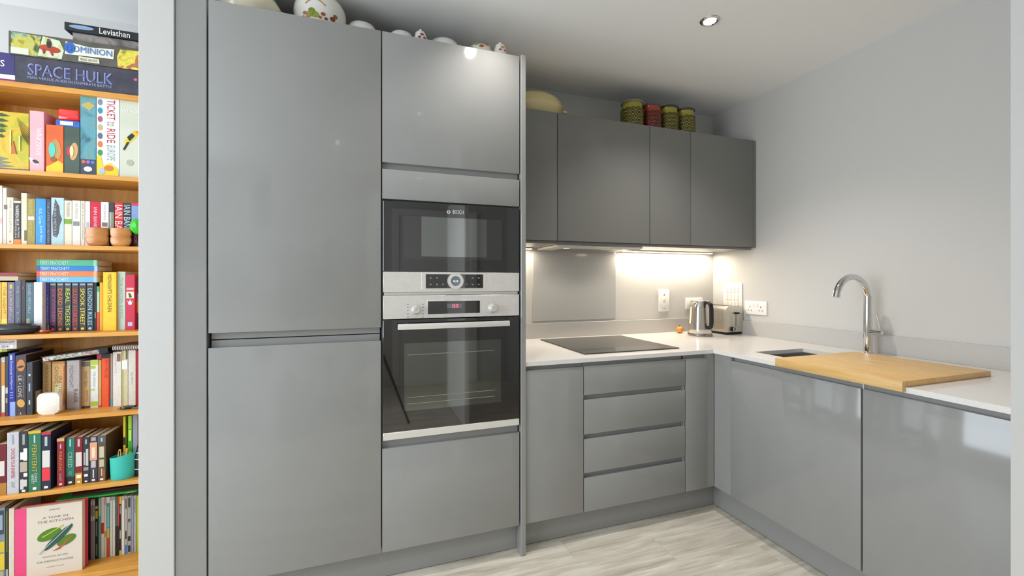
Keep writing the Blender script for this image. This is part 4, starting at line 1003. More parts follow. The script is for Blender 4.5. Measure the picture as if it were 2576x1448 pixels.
book(s, 161.4, 181, 504, CR, 'cream paperback with a green picture patch'+L2, Yp, .11, txt=[('THE HANDMAIDS', .04, .36, .4, GI)], bands=[(.41, .52, '#6f9a2c', .02)])
book(s, 181.4, 202.6, 504, '#dcd6cc', 'off-white paperback with a grey photograph patch'+L2, Yp, .11, txt=[('IAN MCEWAN', .06, .40, .3, '#b4aea6')], bands=[(.46, .56, '#85827e', .12)])
book(s, 203, 213.4, 505, '#d9cfc0', 'thin cream paperback with a line of grey lettering'+L2, Yp, .11, txt=[('NEVER LET ME GO KAZUO ISHIGURO', .04, .86, .3, '#8f877c')])
book(s, 213.8, 226.8, 506, '#dfdad2', 'thin white paperback with a small blue oval'+L2, Yp, .11, bands=[(.46, .58, '#a8b0c4', .22)])
book(s, 227.2, 253, 507, '#c91f3a', 'crimson paperback with white lettering behind the bowls'+L2, Yp, .11, txt=[('IAIN BANKS', .13, .62, .34, '#f0c8cc')], rough=.3)
book(s, 253.4, 273.6, 508, '#e2ded6', 'white paperback with small reddish picture behind the bowls'+L2, Yp, .11, txt=[('IAIN BANKS', .05, .40, .3, '#b8b2aa')], bands=[(.46, .55, '#8a6460', .15)])
book(s, 274, 288, 509, '#35333a', 'dark grey paperback with pale lettering blocks'+L2, Yp, .11, bands=[(.22, .60, '#a9a79c', .30, -.22), (.22, .60, '#8f8a68', .34, .22)])
book(s, 288.4, 309.4, 509, '#d21f2c', 'red paperback with huge white letters filling the spine'+L2, Yp, .11, txt=[('IAIN BANKS', .06, .92, .92, '#f2d8d2')])
book(s, 309.8, 330, 511, '#1c2428', 'black paperback with huge pale blue letters filling the spine'+L2, Yp, .11, txt=[('IAIN BANKS', .04, .70, .86, '#b8ccd4')])
book(s, 330.3, 352, 511, '#7f94c0', 'blue paperback with magenta top behind the green ball'+L2, Yp, .11, bands=[(0, .06, '#c02f6a'), (.40, .55, '#c0386e', .05), (.62, 1, '#5a1620')], txt=[('EXCESS', .70, .92, .35, '#d8a8b0')])
def bowl(px0, px1, zb, h, lb, m, upper=False):
    Y = 2.226; xc = (XA(px0, Y)+XA(px1, Y))/2; r = (XA(px1, Y)-XA(px0, Y))/2
    t = thing('wooden_bowl', lb, 'bowl', (xc, Y, zb))
    pr = [(r*.55, 0), (r*.80, h*.10), (r*.95, h*.38), (r, h*.65), (r*.985, h*.92), (r*.93, h), (r*.90, h*.9), (r*.88, h*.6), (r*.5, h*.2), (0, h*.15)]
    if upper: pr = [(r*.62, 0), (r*.80, h*.02), (r*.93, h*.36), (r*.985, h*.44), (r, h*.7), (r*.97, h), (r*.90, h), (r*.88, h*.6), (r*.5, h*.3), (0, h*.25)]
    b = nbm(); lathe(b, pr, xc, Y, zb, 40, sy=.36); ob('turned_shell', b, m, t, smooth=True); return t
M_BOWL = wood('bowl_wood', '#a4622a', '#c98a48', 'X', scale=10, rough=.3, stretch=5)
for (a, b__, n_) in ((214.5, 273.5, 'one beside the pale paperbacks'), (276.5, 331.5, 'one beside the green ball')):
    z0 = SZ[2]; hb = ZA(245, 595, 2.23)-z0
    bowl(a+.5, b__-.5, z0, hb, 'small turned wooden bowl, lower of the stacked pair, '+n_, M_BOWL)
    bowl(a, b__, z0+hb-.012, ZA(245, 573, 2.23)-z0-hb+.012, 'small turned wooden bowl, upper of the stacked pair, '+n_, M_BOWL, True)
gx, gz = XA(352, 2.215), ZA(352, 569, 2.215)
t = thing('green_ball', 'bright green ball-shaped plant at the end of the paperbacks', 'ornament', (gx, 2.215, SZ[2]))
b = nbm(); bmesh.ops.create_icosphere(b, subdivisions=3, radius=.035)
for v in b.verts: v.co = v.co*(1+random.uniform(-.05, .05))+Vector((gx, 2.222, gz))
ob('foliage', b, mat('#2fae1c', .5, noise=.2, nscale=60), t)
b = nbm(); lathe(b, [(.018, 0), (.02, .003), (.012, .006), (.010, gz-SZ[2]-.028), (0, gz-SZ[2]-.028)], gx, 2.226, SZ[2], 16); ob('stand', b, mat('#4a3020', .5), t)

# ---- shelf of thrillers
s = 3; Yq = 2.300
L3 = ' on the thriller shelf'
row_start(3, 2.300, 708, 'thriller shelf')
book(s, -12, 3, 709, '#d9a93a', 'plain mustard paperback beside the yellow one behind the black case', Yq, .11)
book(s, 3.4, 18, 709, '#e8b236', 'yellow paperback with brown lettering behind the black case', Yq, .11, txt=[('THE NIGHT', .08, .62, .42, '#a87c2c')], bands=[(.72, 1, '#e2d45a')])
book(s, 18.6, 37, 709, '#6e6278', 'mauve-grey paperback with pale lettering and yellow dot behind the black case', Yq, .11, txt=[('BURNING', .18, .74, .42, '#b4a8a8'), ('SEA', .80, 1.0, .4, '#b4a48c')], bands=[(.05, .13, '#c0b83a', .32)])
book(s, 37.4, 52.6, 705, '#4c5468', 'slate blue paperback with pale lettering behind the black case', Yq, .11, txt=[('THE COLD', .10, .52, .38, '#a2a2aa'), ('EAST', .60, .98, .36, '#a8a29a')])
book(s, 53, 64.4, 704, '#2c1a1a', 'very dark red-black paperback between slate and teal spines', Yq, .12, bands=[(.12, .18, '#7a3a28', .25), (.80, .92, '#6a1c20', .2)])
book(s, 64.8, 84.2, 710, '#41606c', 'teal and grey paperback with vertical pale lettering beside the plain white book', Yq, .11, txt=[('DAVID MITCHELL', .05, .62, .38, '#a8b4b8')], bands=[(.72, .98, '#a89a72', .28, -.2)])
book(s, 84.6, 106.6, 709, '#d9d4d6', 'plain white book without lettering'+L3, Yq-.02, .12)
book(s, 107, 123.4, 710, '#4a3f9a', 'violet book with a silver stripe of lettering'+L3, Yq, .11, txt=[('STELLA RIMINGTON', .25, .80, .3, '#b8b4b0')], bands=[(.80, 1, '#5a5650', .2), (.86, 1, '#a08a4a', .35, .3)])
ttl = [('JOE COUNTRY', '#d838a0', 'pink'), ('DEAD LIONS', '#e0722c', 'orange'), ('REAL TIGERS', '#b4c83c', 'lime'), ('SLOW HORSES', '#e0402c', 'red'), ('SPOOK STREET', '#e0d02c', 'yellow'), ('LONDON RULES', '#8fd0dc', 'pale blue')]
for k, (tt, c, nm) in enumerate(ttl):
    p0 = 124+18.7*k
    t, x0, x1, z0, z1, Y = book(s, p0, p0+18, 711, '#322e36', 'black paperback with large '+nm+' capital lettering'+L3, Yq, .11, bands=[(.015, .05, '#9a98a0', .12)], txt=[(tt, .12, .88, .62, c)])
    cv = [o for o in t.children if o.name.startswith('cover')][0]
    blob(cv, ell((x0+x1)/2, z0+.010, .0055, .0055), Y, ink(c))
book(s, 236.4, 243, 710, '#141414', 'thin black paperback at the end of the row of matching black ones', Yq, .11, bands=[(.62, .74, '#6a9a94', .3)])
book(s, 243.4, 250, 720, '#a8c4b0', 'thin mint paperback with red foot beside the mustard spine', Yq, .11, bands=[(0, .12, '#3a9a7a'), (.58, 1, '#d0442a')])
book(s, 250.4, 258.6, 710, '#d8a02a', 'thin mustard book beside the thick yellow one', Yq, .12)
book(s, 259, 292.4, 684, '#f0c22a', 'thick bright yellow book with thin black capital lettering'+L3, Yq-.02, .13, txt=[("MIDNIGHT'S CHILDREN", .04, .68, .30, '#5a4a1c')])
book(s, 293, 315.6, 683, '#bcd0c0', 'tall pale mint book with faint lettering'+L3, Yq-.01, .14, txt=[('THE WATER BOOK', .10, .80, .3, '#9ab4a8')])
t, x0, x1, z0, z1, Y = book(s, 316, 339, 690, '#c22c48', 'crimson book with a cream picture square and white crown'+L3, Yq-.02, .12, bands=[(.24, .28, '#e0b0b4', .1), (.31, .43, '#e8dcb8', .08), (.86, .93, '#b8c0dc', .25)])
w, h = x1-x0, z1-z0; cv = [o for o in t.children if o.name.startswith('cover')][0]
blob(cv, [(x0+w*.3, z1-h*.33), (x0+w*.5, z1-h*.34), (x0+w*.7, z1-h*.41), (x0+w*.4, z1-h*.42)], Y-.0006, ink('#4a4030'))
blob(cv, [(x0+w*.18, z1-h*.46), (x0+w*.35, z1-h*.50), (x0+w*.5, z1-h*.45), (x0+w*.65, z1-h*.50), (x0+w*.82, z1-h*.46), (x0+w*.66, z1-h*.545), (x0+w*.34, z1-h*.545)], Y, ink('#e6d4d4'))
book(s, 339.6, 352, 699, '#5c5a58', 'grey paperback with orange patch beside the crimson book', Yq, .11, bands=[(.30, .45, '#7f94ac'), (.45, .68, '#d8922c', .1, -.1)])
# stack lying on the black paperbacks
zst = ZA(170, 710.2, Yq)+.0004
cols = [('#62acd8', 'light blue', '#e2eef4', 14.2), ('#e8783c', 'orange', '#f6dccb', 13.6), ('#1c78c4', 'royal blue', '#dce8f4', 12.6), ('#4ab08a', 'sea green', '#c8e4d4', 14.8)]
for k, (c, nm, ic, th) in enumerate(cols):
    hh = th*.00168
    flatbook(92+(1.5 if k == 2 else 0), 245.5+(2 if k == 2 else 0), zst, hh, c, nm+' paperback lying flat in the stack above the black paperbacks', Yq-.004, .112, txt=[('TERRY PRATCHETT', .05, .52, .55, ic)], bands=[(0, .045, ['#2f7cc0', '#e0503a', '#2a56b0', '#2fa070'][k]), (.93, .985, ['#a8b8c4', '#f0a878', '#a8c4e4', '#8fd0b4'][k])])
    zst += hh+.0003
zl_ = ZA(20, 706.5, Yq)+.0014
_, _, _, zl2 = flatbook(-20, 46, zl_, .018, '#b8a888', 'pale buff paperback lying flat on the yellow and mauve books', Yq, .11)
flatbook(-20, 44, zl2+.0003, .014, '#8c1410', 'dark red paperback lying flat above the buff one', Yq+.003, .11)
# black case: clam shape
xc = XA(32, 2.25); t = thing('glasses_case', 'black clam-shaped glasses case lying in front of books', 'case', (xc, 2.25, SZ[3]))
for (nm, pr) in (('lower_shell', [(.0, 0), (.060, .002), (.078, .012), (.082, .020), (0, .020)]), ('upper_shell', [(.082, .0215), (.079, .030), (.060, .040), (.0, .044)])):
    b = nbm(); lathe(b, pr, xc, 2.252, SZ[3], 40, sy=.46); ob(nm, b, mat('#2b2c2f', .28, noise=.1, nscale=30), t, smooth=True)
xc = XA(111, 2.24); t = thing('pebble', 'small glossy red-brown pebble in front of the white book', 'pebble', (xc, 2.24, SZ[3]))
b = nbm(); lathe(b, [(0, 0), (.012, .001), (.019, .008), (.016, .014), (0, .0175)], xc, 2.245, SZ[3], 24, sy=.7); ob('stone', b, mat('#9a3a1a', .2, coat=.5), t, smooth=True)

# ---- shelf with the white earphone case
s = 4; Yr = 2.285
L4 = ' on the earphone-case shelf'
row_start(4, 2.285, 894, 'earphone-case shelf', p1=-9)
book(s, -8, 3, 900, '#4a4036', 'dark brown book beside the orange and white spine', Yr, .13)
book(s, 3.3, 12.6, 898, '#d8d0c4', 'narrow book with orange upper half and white lower half', Yr, .13, bands=[(0, .06, '#b0aca8'), (.08, .48, '#c8822c'), (.93, 1, '#c83a2c')])
book(s, 13, 20.6, 896, '#34363e', 'narrow dark slate book beside the royal blue one', Yr, .13, bands=[(.52, .62, '#b8b4a4', .1), (.7, .78, '#9a9a80', .2)])
book(s, 21, 38, 888, '#1c2890', 'royal blue book with white script lettering'+L4, Yr, .17, bands=[(.03, .11, '#b8c8b0', .34, -.08), (.78, 1, '#8fa4dc', .1, .15)], txt=[('Emotional', .13, .34, .4, '#c0c8f0'), ('intelligence', .36, .58, .4, '#c0c8f0'), ('III', .62, .72, .5, '#7888dc', 0, 'd')])
t, x0, x1, z0, z1, Y = book(s, 38.4, 66, 893, '#3a3238', 'thick dark book with orange face and hand printed on the spine'+L4, Yr-.004, .165, txt=[('LIE • LOVE', .34, .70, .34, '#c8c2ba', -.08), ('ELENA FERRANTE', .36, .70, .12, '#8a8480', .26)])
w, h = x1-x0, z1-z0; cv = [o for o in t.children if o.name.startswith('cover')][0]
blob(cv, ell(x0+w*.52, z1-h*.17, w*.38, h*.10, 16), Y, ink('#c07a3c')); blob(cv, [(x0+w*.2, z1-h*.19), (x0+w*.5, z1-h*.17), (x0+w*.85, z1-h*.18), (x0+w*.6, z1-h*.21), (x0+w*.25, z1-h*.215)], Y-.0007, ink('#3a2c34'))
blob(cv, ell(x0+w*.52, z1-h*.80, w*.36, h*.07, 14, .2), Y, ink('#c89a4c')); blob(cv, [(x0+w*.4, z0+h*.015), (x0+w*.5, z0+h*.06), (x0+w*.6, z0+h*.015)], Y, ink('#a09c98'))
book(s, 66.4, 82, 911, '#33363f', 'navy-black book with small white marks beside the dark face book', Yr-.010, .105, bands=[(.22, .26, '#c4c6cc', .35), (.40, .55, '#a8acb8', .38), (.72, .80, '#c4c6cc', .38)])
book(s, 82.4, 90, 984, '#b09a7a', 'short worn tan booklet behind the white rounded case', Yr+.006, .10)
book(s, 107, 128, 909, '#b8935a', 'tan paperback with faded lettering behind the white rounded case', Yr+.03, .11, txt=[('MOONSTONE', .08, .70, .42, '#8a6c44'), ('W', .74, .86, .5, '#8a6c44')])
book(s, 130.5, 163, 908, '#d0a060', 'thick peach and cream paperback with battered lettering behind the white rounded case', Yr+.03, .11, txt=[('CANDIDE', .10, .52, .28, '#9c8058', -.15), ('SELECTED', .30, .66, .22, '#8f8466', .18)], bands=[(0, .05, '#dc8a42', .05), (.45, 1, '#d8c898', .2, .02), (.1, .9, '#c4542c', .46, .44)])
book(s, 168, 200, 906, '#a49a98', 'thick lilac-grey paperback with dark lettering'+L4, Yr+.015, .11, txt=[('MIDNIGHT', .10, .55, .30, '#77706f', -.15), ('RAGE', .58, .85, .3, '#6c6464', .2)], bands=[(.95, 1, '#88807e')])
book(s, 200.4, 226.4, 907, '#c4a270', 'tan paperback with grey head band and brown lettering'+L4, Yr+.03, .11, bands=[(.02, .12, '#6c6464', .02), (.95, 1, '#5a2c20')], txt=[('WHITE TEETH', .22, .55, .3, '#7c6a50'), ('SMITH', .62, .86, .3, '#a86a54', .1)])
book(s, 227, 247, 905, '#dcdcd8', 'white paperback with lime green pattern at head and foot'+L4, Yr+.03, .11, bands=[(.01, .10, '#b4c43c'), (.12, .18, '#a8bc2c', .2, -.15), (.60, .64, '#b4c86a', .25, -.2), (.87, .97, '#a8bc2c', .08)], txt=[('THE GARDEN', .24, .56, .3, '#b0b2b0')])
book(s, 247.4, 255, 905, '#c49a58', 'narrow tan paperback beside the orange-red one', Yr+.03, .11, bands=[(.96, 1, '#c8302a')])
book(s, 255.4, 277, 889, '#e0501c', 'orange-red paperback with black head band'+L4, Yr+.03, .11, bands=[(0, .09, '#1c2426'), (.10, 1, '#8c1412', .42, .42)], txt=[('FIRE', .12, .46, .3, '#c84a1c')])
book(s, 277.6, 283.6, 888, '#9c8c78', 'very thin brown and cream booklet beside the orange-red paperback', Yr+.03, .11, bands=[(.85, .98, '#4a9a9c')])
book(s, 284, 305, 884, '#d9d3cb', 'white paperback with a brown corner patch beside the green-edged cream ones', Yr+.025, .11, bands=[(.04, .18, '#8c5a54', .28, .2)], txt=[('GRAVITY', .10, .40, .2, '#c0aaa4', -.2)])
book(s, 305.4, 322, 881, '#c8bf9c', 'cream paperback with olive edge and white label', Yr+.025, .11, bands=[(0, 1, '#a8a45c', .36, -.34), (.18, .34, '#e4e4e4', .08), (0, .16, '#6a6248', .36, .3)])
book(s, 322.4, 341.6, 880, '#d0cabc', 'cream paperback with faint grey title under the spiral notebook', Yr+.025, .11, txt=[('ALI SMITH', .40, .62, .3, '#a8a498')])
book(s, 342, 356, 880, '#9c1420', 'dark red book under the spiral notebook', Yr+.02, .12)
t = thing('sticky_note', 'small pink page marker sticking up from the tan paperback', 'page marker', (XA(250, Yr+.05), Yr+.05, ZA(250, 906, Yr+.05)))
b = nbm(); box(b, XA(243.5, Yr+.05), XA(255, Yr+.05), Yr+.05, Yr+.0504, ZA(249, 907, Yr+.05), ZA(249, 888, Yr+.05)); ob('paper', b, mat('#e8547a', .5), t)
# magazines lying on the books at the left
zm_ = ZA(20, 886, Yr)+.004
t0 = [( 'green and yellow pamphlet lying lowest on the leftmost books', '#7a9a2c', .010, 18), ('white magazine with coloured marks lying on the pamphlet', '#cfcdcc', .020, 42), ('topmost white magazine with black lettering under the thriller shelf', '#d4d3d2', .016, 42)]
zcur = zm_
for (lb, c, th, pr) in t0:
    tt_, x0, x1, zcur2 = flatbook(-40, pr, zcur, th, c, lb, Yr-.006, .158, name='magazine', cat='magazine', pages='#bdbab6')
    cv = [o for o in tt_.children if o.name.startswith('cover')][0]
    if 'topmost' in lb: text('lettering', 'MANAGEM', cv, ink('#4c4a4c'), XA(0, Yr), XA(39, Yr), zcur+.003, zcur+.012, Yr-.0070, keep=False)
    elif 'coloured' in lb:
        for (px, c2, r_) in ((11, '#a4a4c4', .006), (21, '#c84a3a', .003), (33, '#f0f0f0', .006)): blob(cv, ell(XA(px, Yr), zcur+.010, r_, r_), Yr-.006, ink(c2))
    else: band(cv, x0, XA(8, Yr), zcur, zcur+th, Yr-.006, ink('#d8b82c'))
    zcur = zcur2+.0003
# tilted black hardback lying across the paperbacks
xl, xr2 = XA(104, Yr), XA(272, Yr); zl3, zr3 = ZA(104, 911, Yr), ZA(272, 887, Yr)
tl = math.atan2(zr3-zl3, xr2-xl); L_ = math.hypot(xr2-xl, zr3-zl3)
t = thing('hardback_book', 'black hardback with colourful edge lying tilted across the paperbacks', 'book', (xl, Yr, zl3)); t.rotation_euler = (0, -tl, 0)
b = nbm(); box(b, 0, L_, .0, .145, .0, .0025); box(b, 0, L_, 0, .145, .0195, .022); box(b, L_-.03, L_, 0, .145, .0025, .0195); ob('cover', b, mat('#141416', .35), t, local=True)
b = nbm(); box(b, .004, L_-.03, .003, .142, .0025, .0195); ob('pages', b, art('edge_print', ['#c8c4b8', '#8a3038', '#d4d0c0', '#3c6a5c', '#cfc8b0'], 40), t, local=True)
# spiral notebook
x0, x1 = XA(279, Yr), XA(372, Yr); zn = ZA(310, 880, Yr+.02)+.004
x1 = min(x1, BX1-.02)
t = thing('spiral_notebook', 'grey spiral-bound notebook lying on the pale paperbacks', 'notebook', ((x0+x1)/2, Yr, zn))
b = nbm(); box(b, x0, x1, Yr+.012, Yr+.155, zn, zn+.0145, .0006); ob('paper_block', b, mat('#8c837c', .6), t)
for k in range(16):
    xx = x0+.004+(x1-x0-.008)*k/15; b = nbm()
    pts = [(xx, Yr+.012+.008*math.cos(q), zn+.0075+.010*math.sin(q)) for q in [2*PI*i/12 for i in range(13)]]
    tube(b, pts, .0013, 5, cap=False); ob('wire_loop', b, mat('#e6e4e2', .35, metal=.2), t, smooth=True)
# white rounded case with lid seam
Yw = 2.252; x0, x1, z0, z1 = XA(91, Yw), XA(148, Yw), SZ[4], ZA(120, 989, Yw)
t = thing('earphone_case', 'white rounded plastic earphone case standing on the shelf edge', 'case', ((x0+x1)/2, Yw, z0))
b = nbm(); box(b, x0, x1, Yw, Yw+.034, z0+.0005, z0+(z1-z0)*.50, .0001); b.free()
def rrect(x0, x1, z0, z1, r, n=6):
    out = []
    for (cx_, cz_, a0) in ((x1-r, z0+r, -PI/2), (x1-r, z1-r, 0), (x0+r, z1-r, PI/2), (x0+r, z0+r, PI)):
        for i in range(n+1): a = a0+PI/2*i/n; out.append((cx_+r*math.cos(a), cz_+r*math.sin(a)))
    return out
M_CASE = mat('#e6e1d6', .28)
b = nbm(); poly_y(b, rrect(x0, x1, z0+.0005, z1, .016), Yw+.003, .020)
es = [e for e in b.edges if abs(e.verts[0].co.y-e.verts[1].co.y) < 1e-6]; bmesh.ops.bevel(b, geom=es, offset=.0045, segments=3, affect='EDGES', profile=.5)
cs = ob('shell', b, M_CASE, t, smooth=True)
b = nbm(); zc_ = z0+(z1-z0)*.46
pts = [(x0+.006+(x1-x0-.012)*i/12, Yw+.0028, zc_-.0025*math.sin(PI*i/12)) for i in range(13)]
tube(b, pts, .0008, 6); ob('lid_seam', b, M_CASE, cs)
b = nbm(); poly_y(b, [(x0+.008, zc_-.001), (x1-.008, zc_-.001), ((x0+x1)/2+.01, zc_-.010), ((x0+x1)/2-.01, zc_-.010)], Yw+.0024, .001); ob('thumb_notch', b, M_CASE, cs)
# dark sunglasses
xs1, ys1 = XA(292, 2.235), 2.235
t = thing('sunglasses', 'black folded sunglasses lying at the shelf edge below cream paperbacks', 'sunglasses', (xs1, ys1, SZ[4]))
M_SG = mat('#161616', .2)
for k in range(2):
    b = nbm(); xx = xs1+.034+.062*k
    lathe(b, [(0, 0), (.026, .001), (.029, .005), (.026, .009), (0, .013)], xx, ys1+.016, SZ[4]+.001+.004*k, 24, sy=.62); ob('lens', b, M_SG, t, smooth=True)
b = nbm(); tube(b, [(xs1, ys1+.012, SZ[4]+.004), (xs1+.06, ys1+.004, SZ[4]+.004), (xs1+.135, ys1+.010, SZ[4]+.006)], .003, 8); ob('temple_arm', b, mat('#6a6460', .3), t, smooth=True)
b = nbm(); tube(b, [(xs1+.055, ys1+.02, SZ[4]+.008), (xs1+.078, ys1+.02, SZ[4]+.011)], .0028, 8); ob('bridge', b, M_SG, t)

# ---- shelf with the teal cup
s = 5; Yu = 2.222
L5 = ' on the teal-cup shelf'
wl = '#e4e2dc'
row_start(5, 2.222, 1100, 'teal-cup shelf')
book(s, -12, 16.6, 1117, '#6a1a20', 'dark red paperback with white title block and gold foot', Yu, .11, bands=[(.33, .62, '#cfc8c2', .18), (.76, 1, '#a8742a')])
book(s, 17.4, 47.6, 1087, '#b9b7ba', 'thick pale grey paperback with red capital lettering'+L5, Yu, .13, txt=[('CHOOSE YOUR ENEMIES', .26, .74, .30, '#b8303a'), ('GAUNT', .80, .90, .3, '#8f8d90')], bands=[(.04, .19, '#8c90a4', .42)])
book(s, 48.6, 70.4, 1084, '#2f2d32', 'black paperback with white block lettering and a sketch'+L5, Yu, .13, bands=[(.05, .22, '#8f9a94', .36), (.34, .46, wl, .30, -.2), (.28, .48, wl, .28, .2), (.50, .66, '#b0a08c', .08), (.68, .74, wl, .28, .22), (.78, .94, '#c4c2bc', .30, -.2), (.79, .90, '#c4c2bc', .30, .2), (.95, .985, wl, .3)])
book(s, 71, 103, 1083, '#2c6a4c', 'thick dark green paperback with gold lettering and yellow head'+L5, Yu, .13, bands=[(0, .045, '#d0a82c'), (.075, .20, '#a8c8cc', .44), (.93, .97, wl, .36)], txt=[('PENITENT', .23, .68, .38, '#c0a43c'), ('DAN', .70, .84, .22, '#c8d4c8', .12), ('ABNETT', .71, .87, .22, '#c8d4c8', -.14)])
book(s, 103.8, 128, 1086, '#20243a', 'navy paperback with white and red blocks and bright red head'+L5, Yu, .13, bands=[(0, .045, '#b82840'), (.08, .24, '#a8b4b0', .36), (.32, .61, '#cfcac4', .10), (.62, .84, '#d83440', .08), (.93, .97, wl, .3)])
book(s, 128.6, 141.6, 1100, '#4c4428', 'dark olive paperback set back between navy and dark red ones', Yu+.045, .11, bands=[(.25, .40, '#c8c0a4', .2), (.55, .70, '#bcb69c', .3)])
book(s, 142.8, 162, 1102, '#8c1c2a', 'dark red paperback with gold lettering and cream head'+L5, Yu+.012, .12, bands=[(0, .06, '#d0a86c'), (.12, .21, '#c8b4dc', .42), (.92, .96, '#e8c8c8', .3)], txt=[('PARIAH', .27, .65, .42, '#c88a30'), ('DAN ABNETT', .72, .88, .3, '#c4a0a0')])
book(s, 163.6, 188, 1101, '#22705e', 'dark teal paperback with pale green lettering and black foot'+L5, Yu+.02, .12, bands=[(.03, .18, '#a8d0d8', .42), (.82, 1, '#26282c'), (.92, .96, wl, .3)], txt=[('CREED', .30, .62, .5, '#9ac4b4'), ('WRAIGHT', .70, .78, .4, '#8fb0a4')])
book(s, 188.6, 207.8, 1099, '#7c1620', 'deep red paperback with white title and gold foot band'+L5, Yu+.02, .12, bands=[(.04, .20, '#c8b0b4', .36), (.32, .62, '#d4c4c0', .10), (.76, 1, '#c08a24', .04), (.80, .87, '#ece4d0', .2), (.93, .97, wl, .3)])
book(s, 208.4, 224.4, 1099, '#2c2c34', 'charcoal paperback with grey block lettering'+L5, Yu+.02, .12, bands=[(.05, .15, '#9aa4ac', .36), (.26, .62, '#bcb8b2', .30, .18), (.33, .60, '#a4a09c', .36, -.25), (.65, .72, '#8f8c86', .1), (.80, .85, wl, .2), (.94, .97, wl, .3)])
book(s, 225, 245.2, 1097, '#37323e', 'charcoal paperback with peach upper picture'+L5, Yu+.02, .12, bands=[(.02, .10, '#a09a98', .2), (.13, .52, '#d89a78', .04), (.24, .46, '#e8cdb8', .3), (.53, .68, '#b4aeac', .2), (.72, .90, '#cfccd0', .42), (.93, .97, wl, .3)])
book(s, 245.8, 266, 1095, '#5a4638', 'brown paperback with cream block lettering and copper foot'+L5, Yu+.02, .13, bands=[(.0, .16, '#4c5450'), (.05, .13, '#b4bcc0', .4), (.24, .48, '#c0b898', .2), (.52, .68, '#bcae88', .2), (.72, .88, '#c8b088', .42), (.74, 1, '#8c5634', .36, .3), (.93, .97, wl, .3)])
book(s, 309.6, 315.6, 1047, '#c4b22c', 'thin tall yellow and black magazine behind the teal cup', Yu+.05, .14, bands=[(.35, .48, '#1c1c14'), (.72, .80, '#1c1c14')], name='magazine', cat='magazine')
book(s, 321.6, 332.4, 1045, '#3c9a2c', 'thin tall green and lime magazine behind the teal cup', Yu+.05, .14, bands=[(0, .22, '#a8b824', .15), (.24, .42, '#c0d45c', .2), (.60, .75, '#b8c02c', .15)], name='magazine', cat='magazine')
book(s, 333.6, 346.4, 1043, '#8f8f9c', 'thin tall grey book behind the teal cup', Yu+.05, .14)
# cup: obliquely cut cylinder
Yk = 2.238; xk = (XA(271, Yk)+XA(338, Yk))/2; rk = (XA(338, Yk)-XA(271, Yk))/2
t = thing('pencil_cup', 'turquoise cup with slanting rim holding wooden sticks', 'cup', (xk, Yk+.03, SZ[5]))
M_TEAL = mat('#36b3a4', .4); n_ = 40
zl4, zh4 = ZA(275, 1154, Yk)-SZ[5], ZA(335, 1137, Yk)-SZ[5]
b = nbm(); Yc_ = Yk+.018; ry = .030
def ringc(r_, zf): return [b.verts.new((xk+r_*rk*math.cos(2*PI*i/n_), Yc_+r_*ry*math.sin(2*PI*i/n_), SZ[5]+zf(math.cos(2*PI*i/n_)))) for i in range(n_)]
zt_f = lambda c_: zl4+(zh4-zl4)*(c_+1)/2
R0 = ringc(.90, lambda c_: .0006); R1 = ringc(.93, lambda c_: .004); R2 = ringc(1.0, zt_f); R3 = ringc(.94, zt_f); R4 = ringc(.86, lambda c_: .008)
for A_, B_ in ((R0, R1), (R1, R2), (R2, R3), (R3, R4)):
    for i in range(n_): b.faces.new((A_[i], A_[(i+1) % n_], B_[(i+1) % n_], B_[i]))
b.faces.new(list(reversed(R0))); b.faces.new(R4)
ob('cup', b, M_TEAL, t, smooth=True)
M_STICK = mat('#d09a54', .6)
for (dx_, dz_, tl_) in ((-.020, .030, .006), (-.008, .036, -.004), (.004, .038, .008)):
    tt_ = thing('wooden_stick', 'plain wooden stick standing in the turquoise cup', 'stick', (xk+dx_, Yc_, SZ[5]+.01), group='wooden sticks in the turquoise cup')
    b = nbm(); q = [(xk+dx_-.0035, SZ[5]+.009), (xk+dx_+.0035, SZ[5]+.009), (xk+dx_+.0035+tl_, SZ[5]+zl4+dz_-.006), (xk+dx_-.0035+tl_, SZ[5]+zl4+dz_-.006)]
    poly_y(b, q, Yc_-.002, .004); ob('stick', b, M_STICK, tt_)
# black object at the end: flask with white print
xf = XA(351, Yu+.03); t = thing('flask', 'small black flask with white print at the end of the shelf', 'flask', (xf, Yu+.03, SZ[5]))
b = nbm(); lathe(b, [(.022, 0), (.024, .003), (.024, .085), (.016, .105), (.014, .125), (0, .125)], xf, Yu+.045, SZ[5], 28); fb = ob('body', b, mat('#141416', .3), t, smooth=True)
for zz in (.030, .072, .098):
    b = nbm(); lathe(b, [(.0244 if zz < .09 else .0205, zz), (.0246 if zz < .09 else .0195, zz+.004)], xf, Yu+.045, SZ[5], 28, cap=False); ob('white_stripe', b, ink('#d4d2ce'), fb)

# ---- bottom shelf
s = 6; Yv = 2.262
L6 = ' on the bottom shelf'
row_start(6, 2.262, 1285, 'bottom shelf')
book(s, -16, 12.6, 1277, '#7c8894', 'thick blue-grey book with yellow lower half'+L6, Yv, .15, bands=[(.04, .36, '#3c4450', .08), (.10, .30, '#8fa0b0', .2), (.46, .60, '#d0b42c', .04), (.62, .84, '#d8bc34', .04), (.86, .97, '#a8a48c', .1)])
book(s, 13, 21.6, 1276, '#2c3022', 'narrow dark book with olive stripe beside the cream one'+L6, Yv, .15, bands=[(.05, .6, '#6a6a2c', .3), (.84, .98, '#a4a4a8', .15)])
book(s, 22, 36, 1278, '#d2c8b4', 'narrow cream book beside the pink-spined cookery book', Yv-.01, .15)
Yx = 2.246
x0, x1 = XA(37.5, Yx), XA(207, Yx); z0, z1 = SZ[6], ZA(120, 1271, Yx); w, h = x1-x0, z1-z0
t = thing('cookery_book', 'large cream cookery book with pink spine and printed leaves standing cover forward', 'book', ((x0+x1)/2, Yx, z0)); t.rotation_euler = (0, 0, 0)
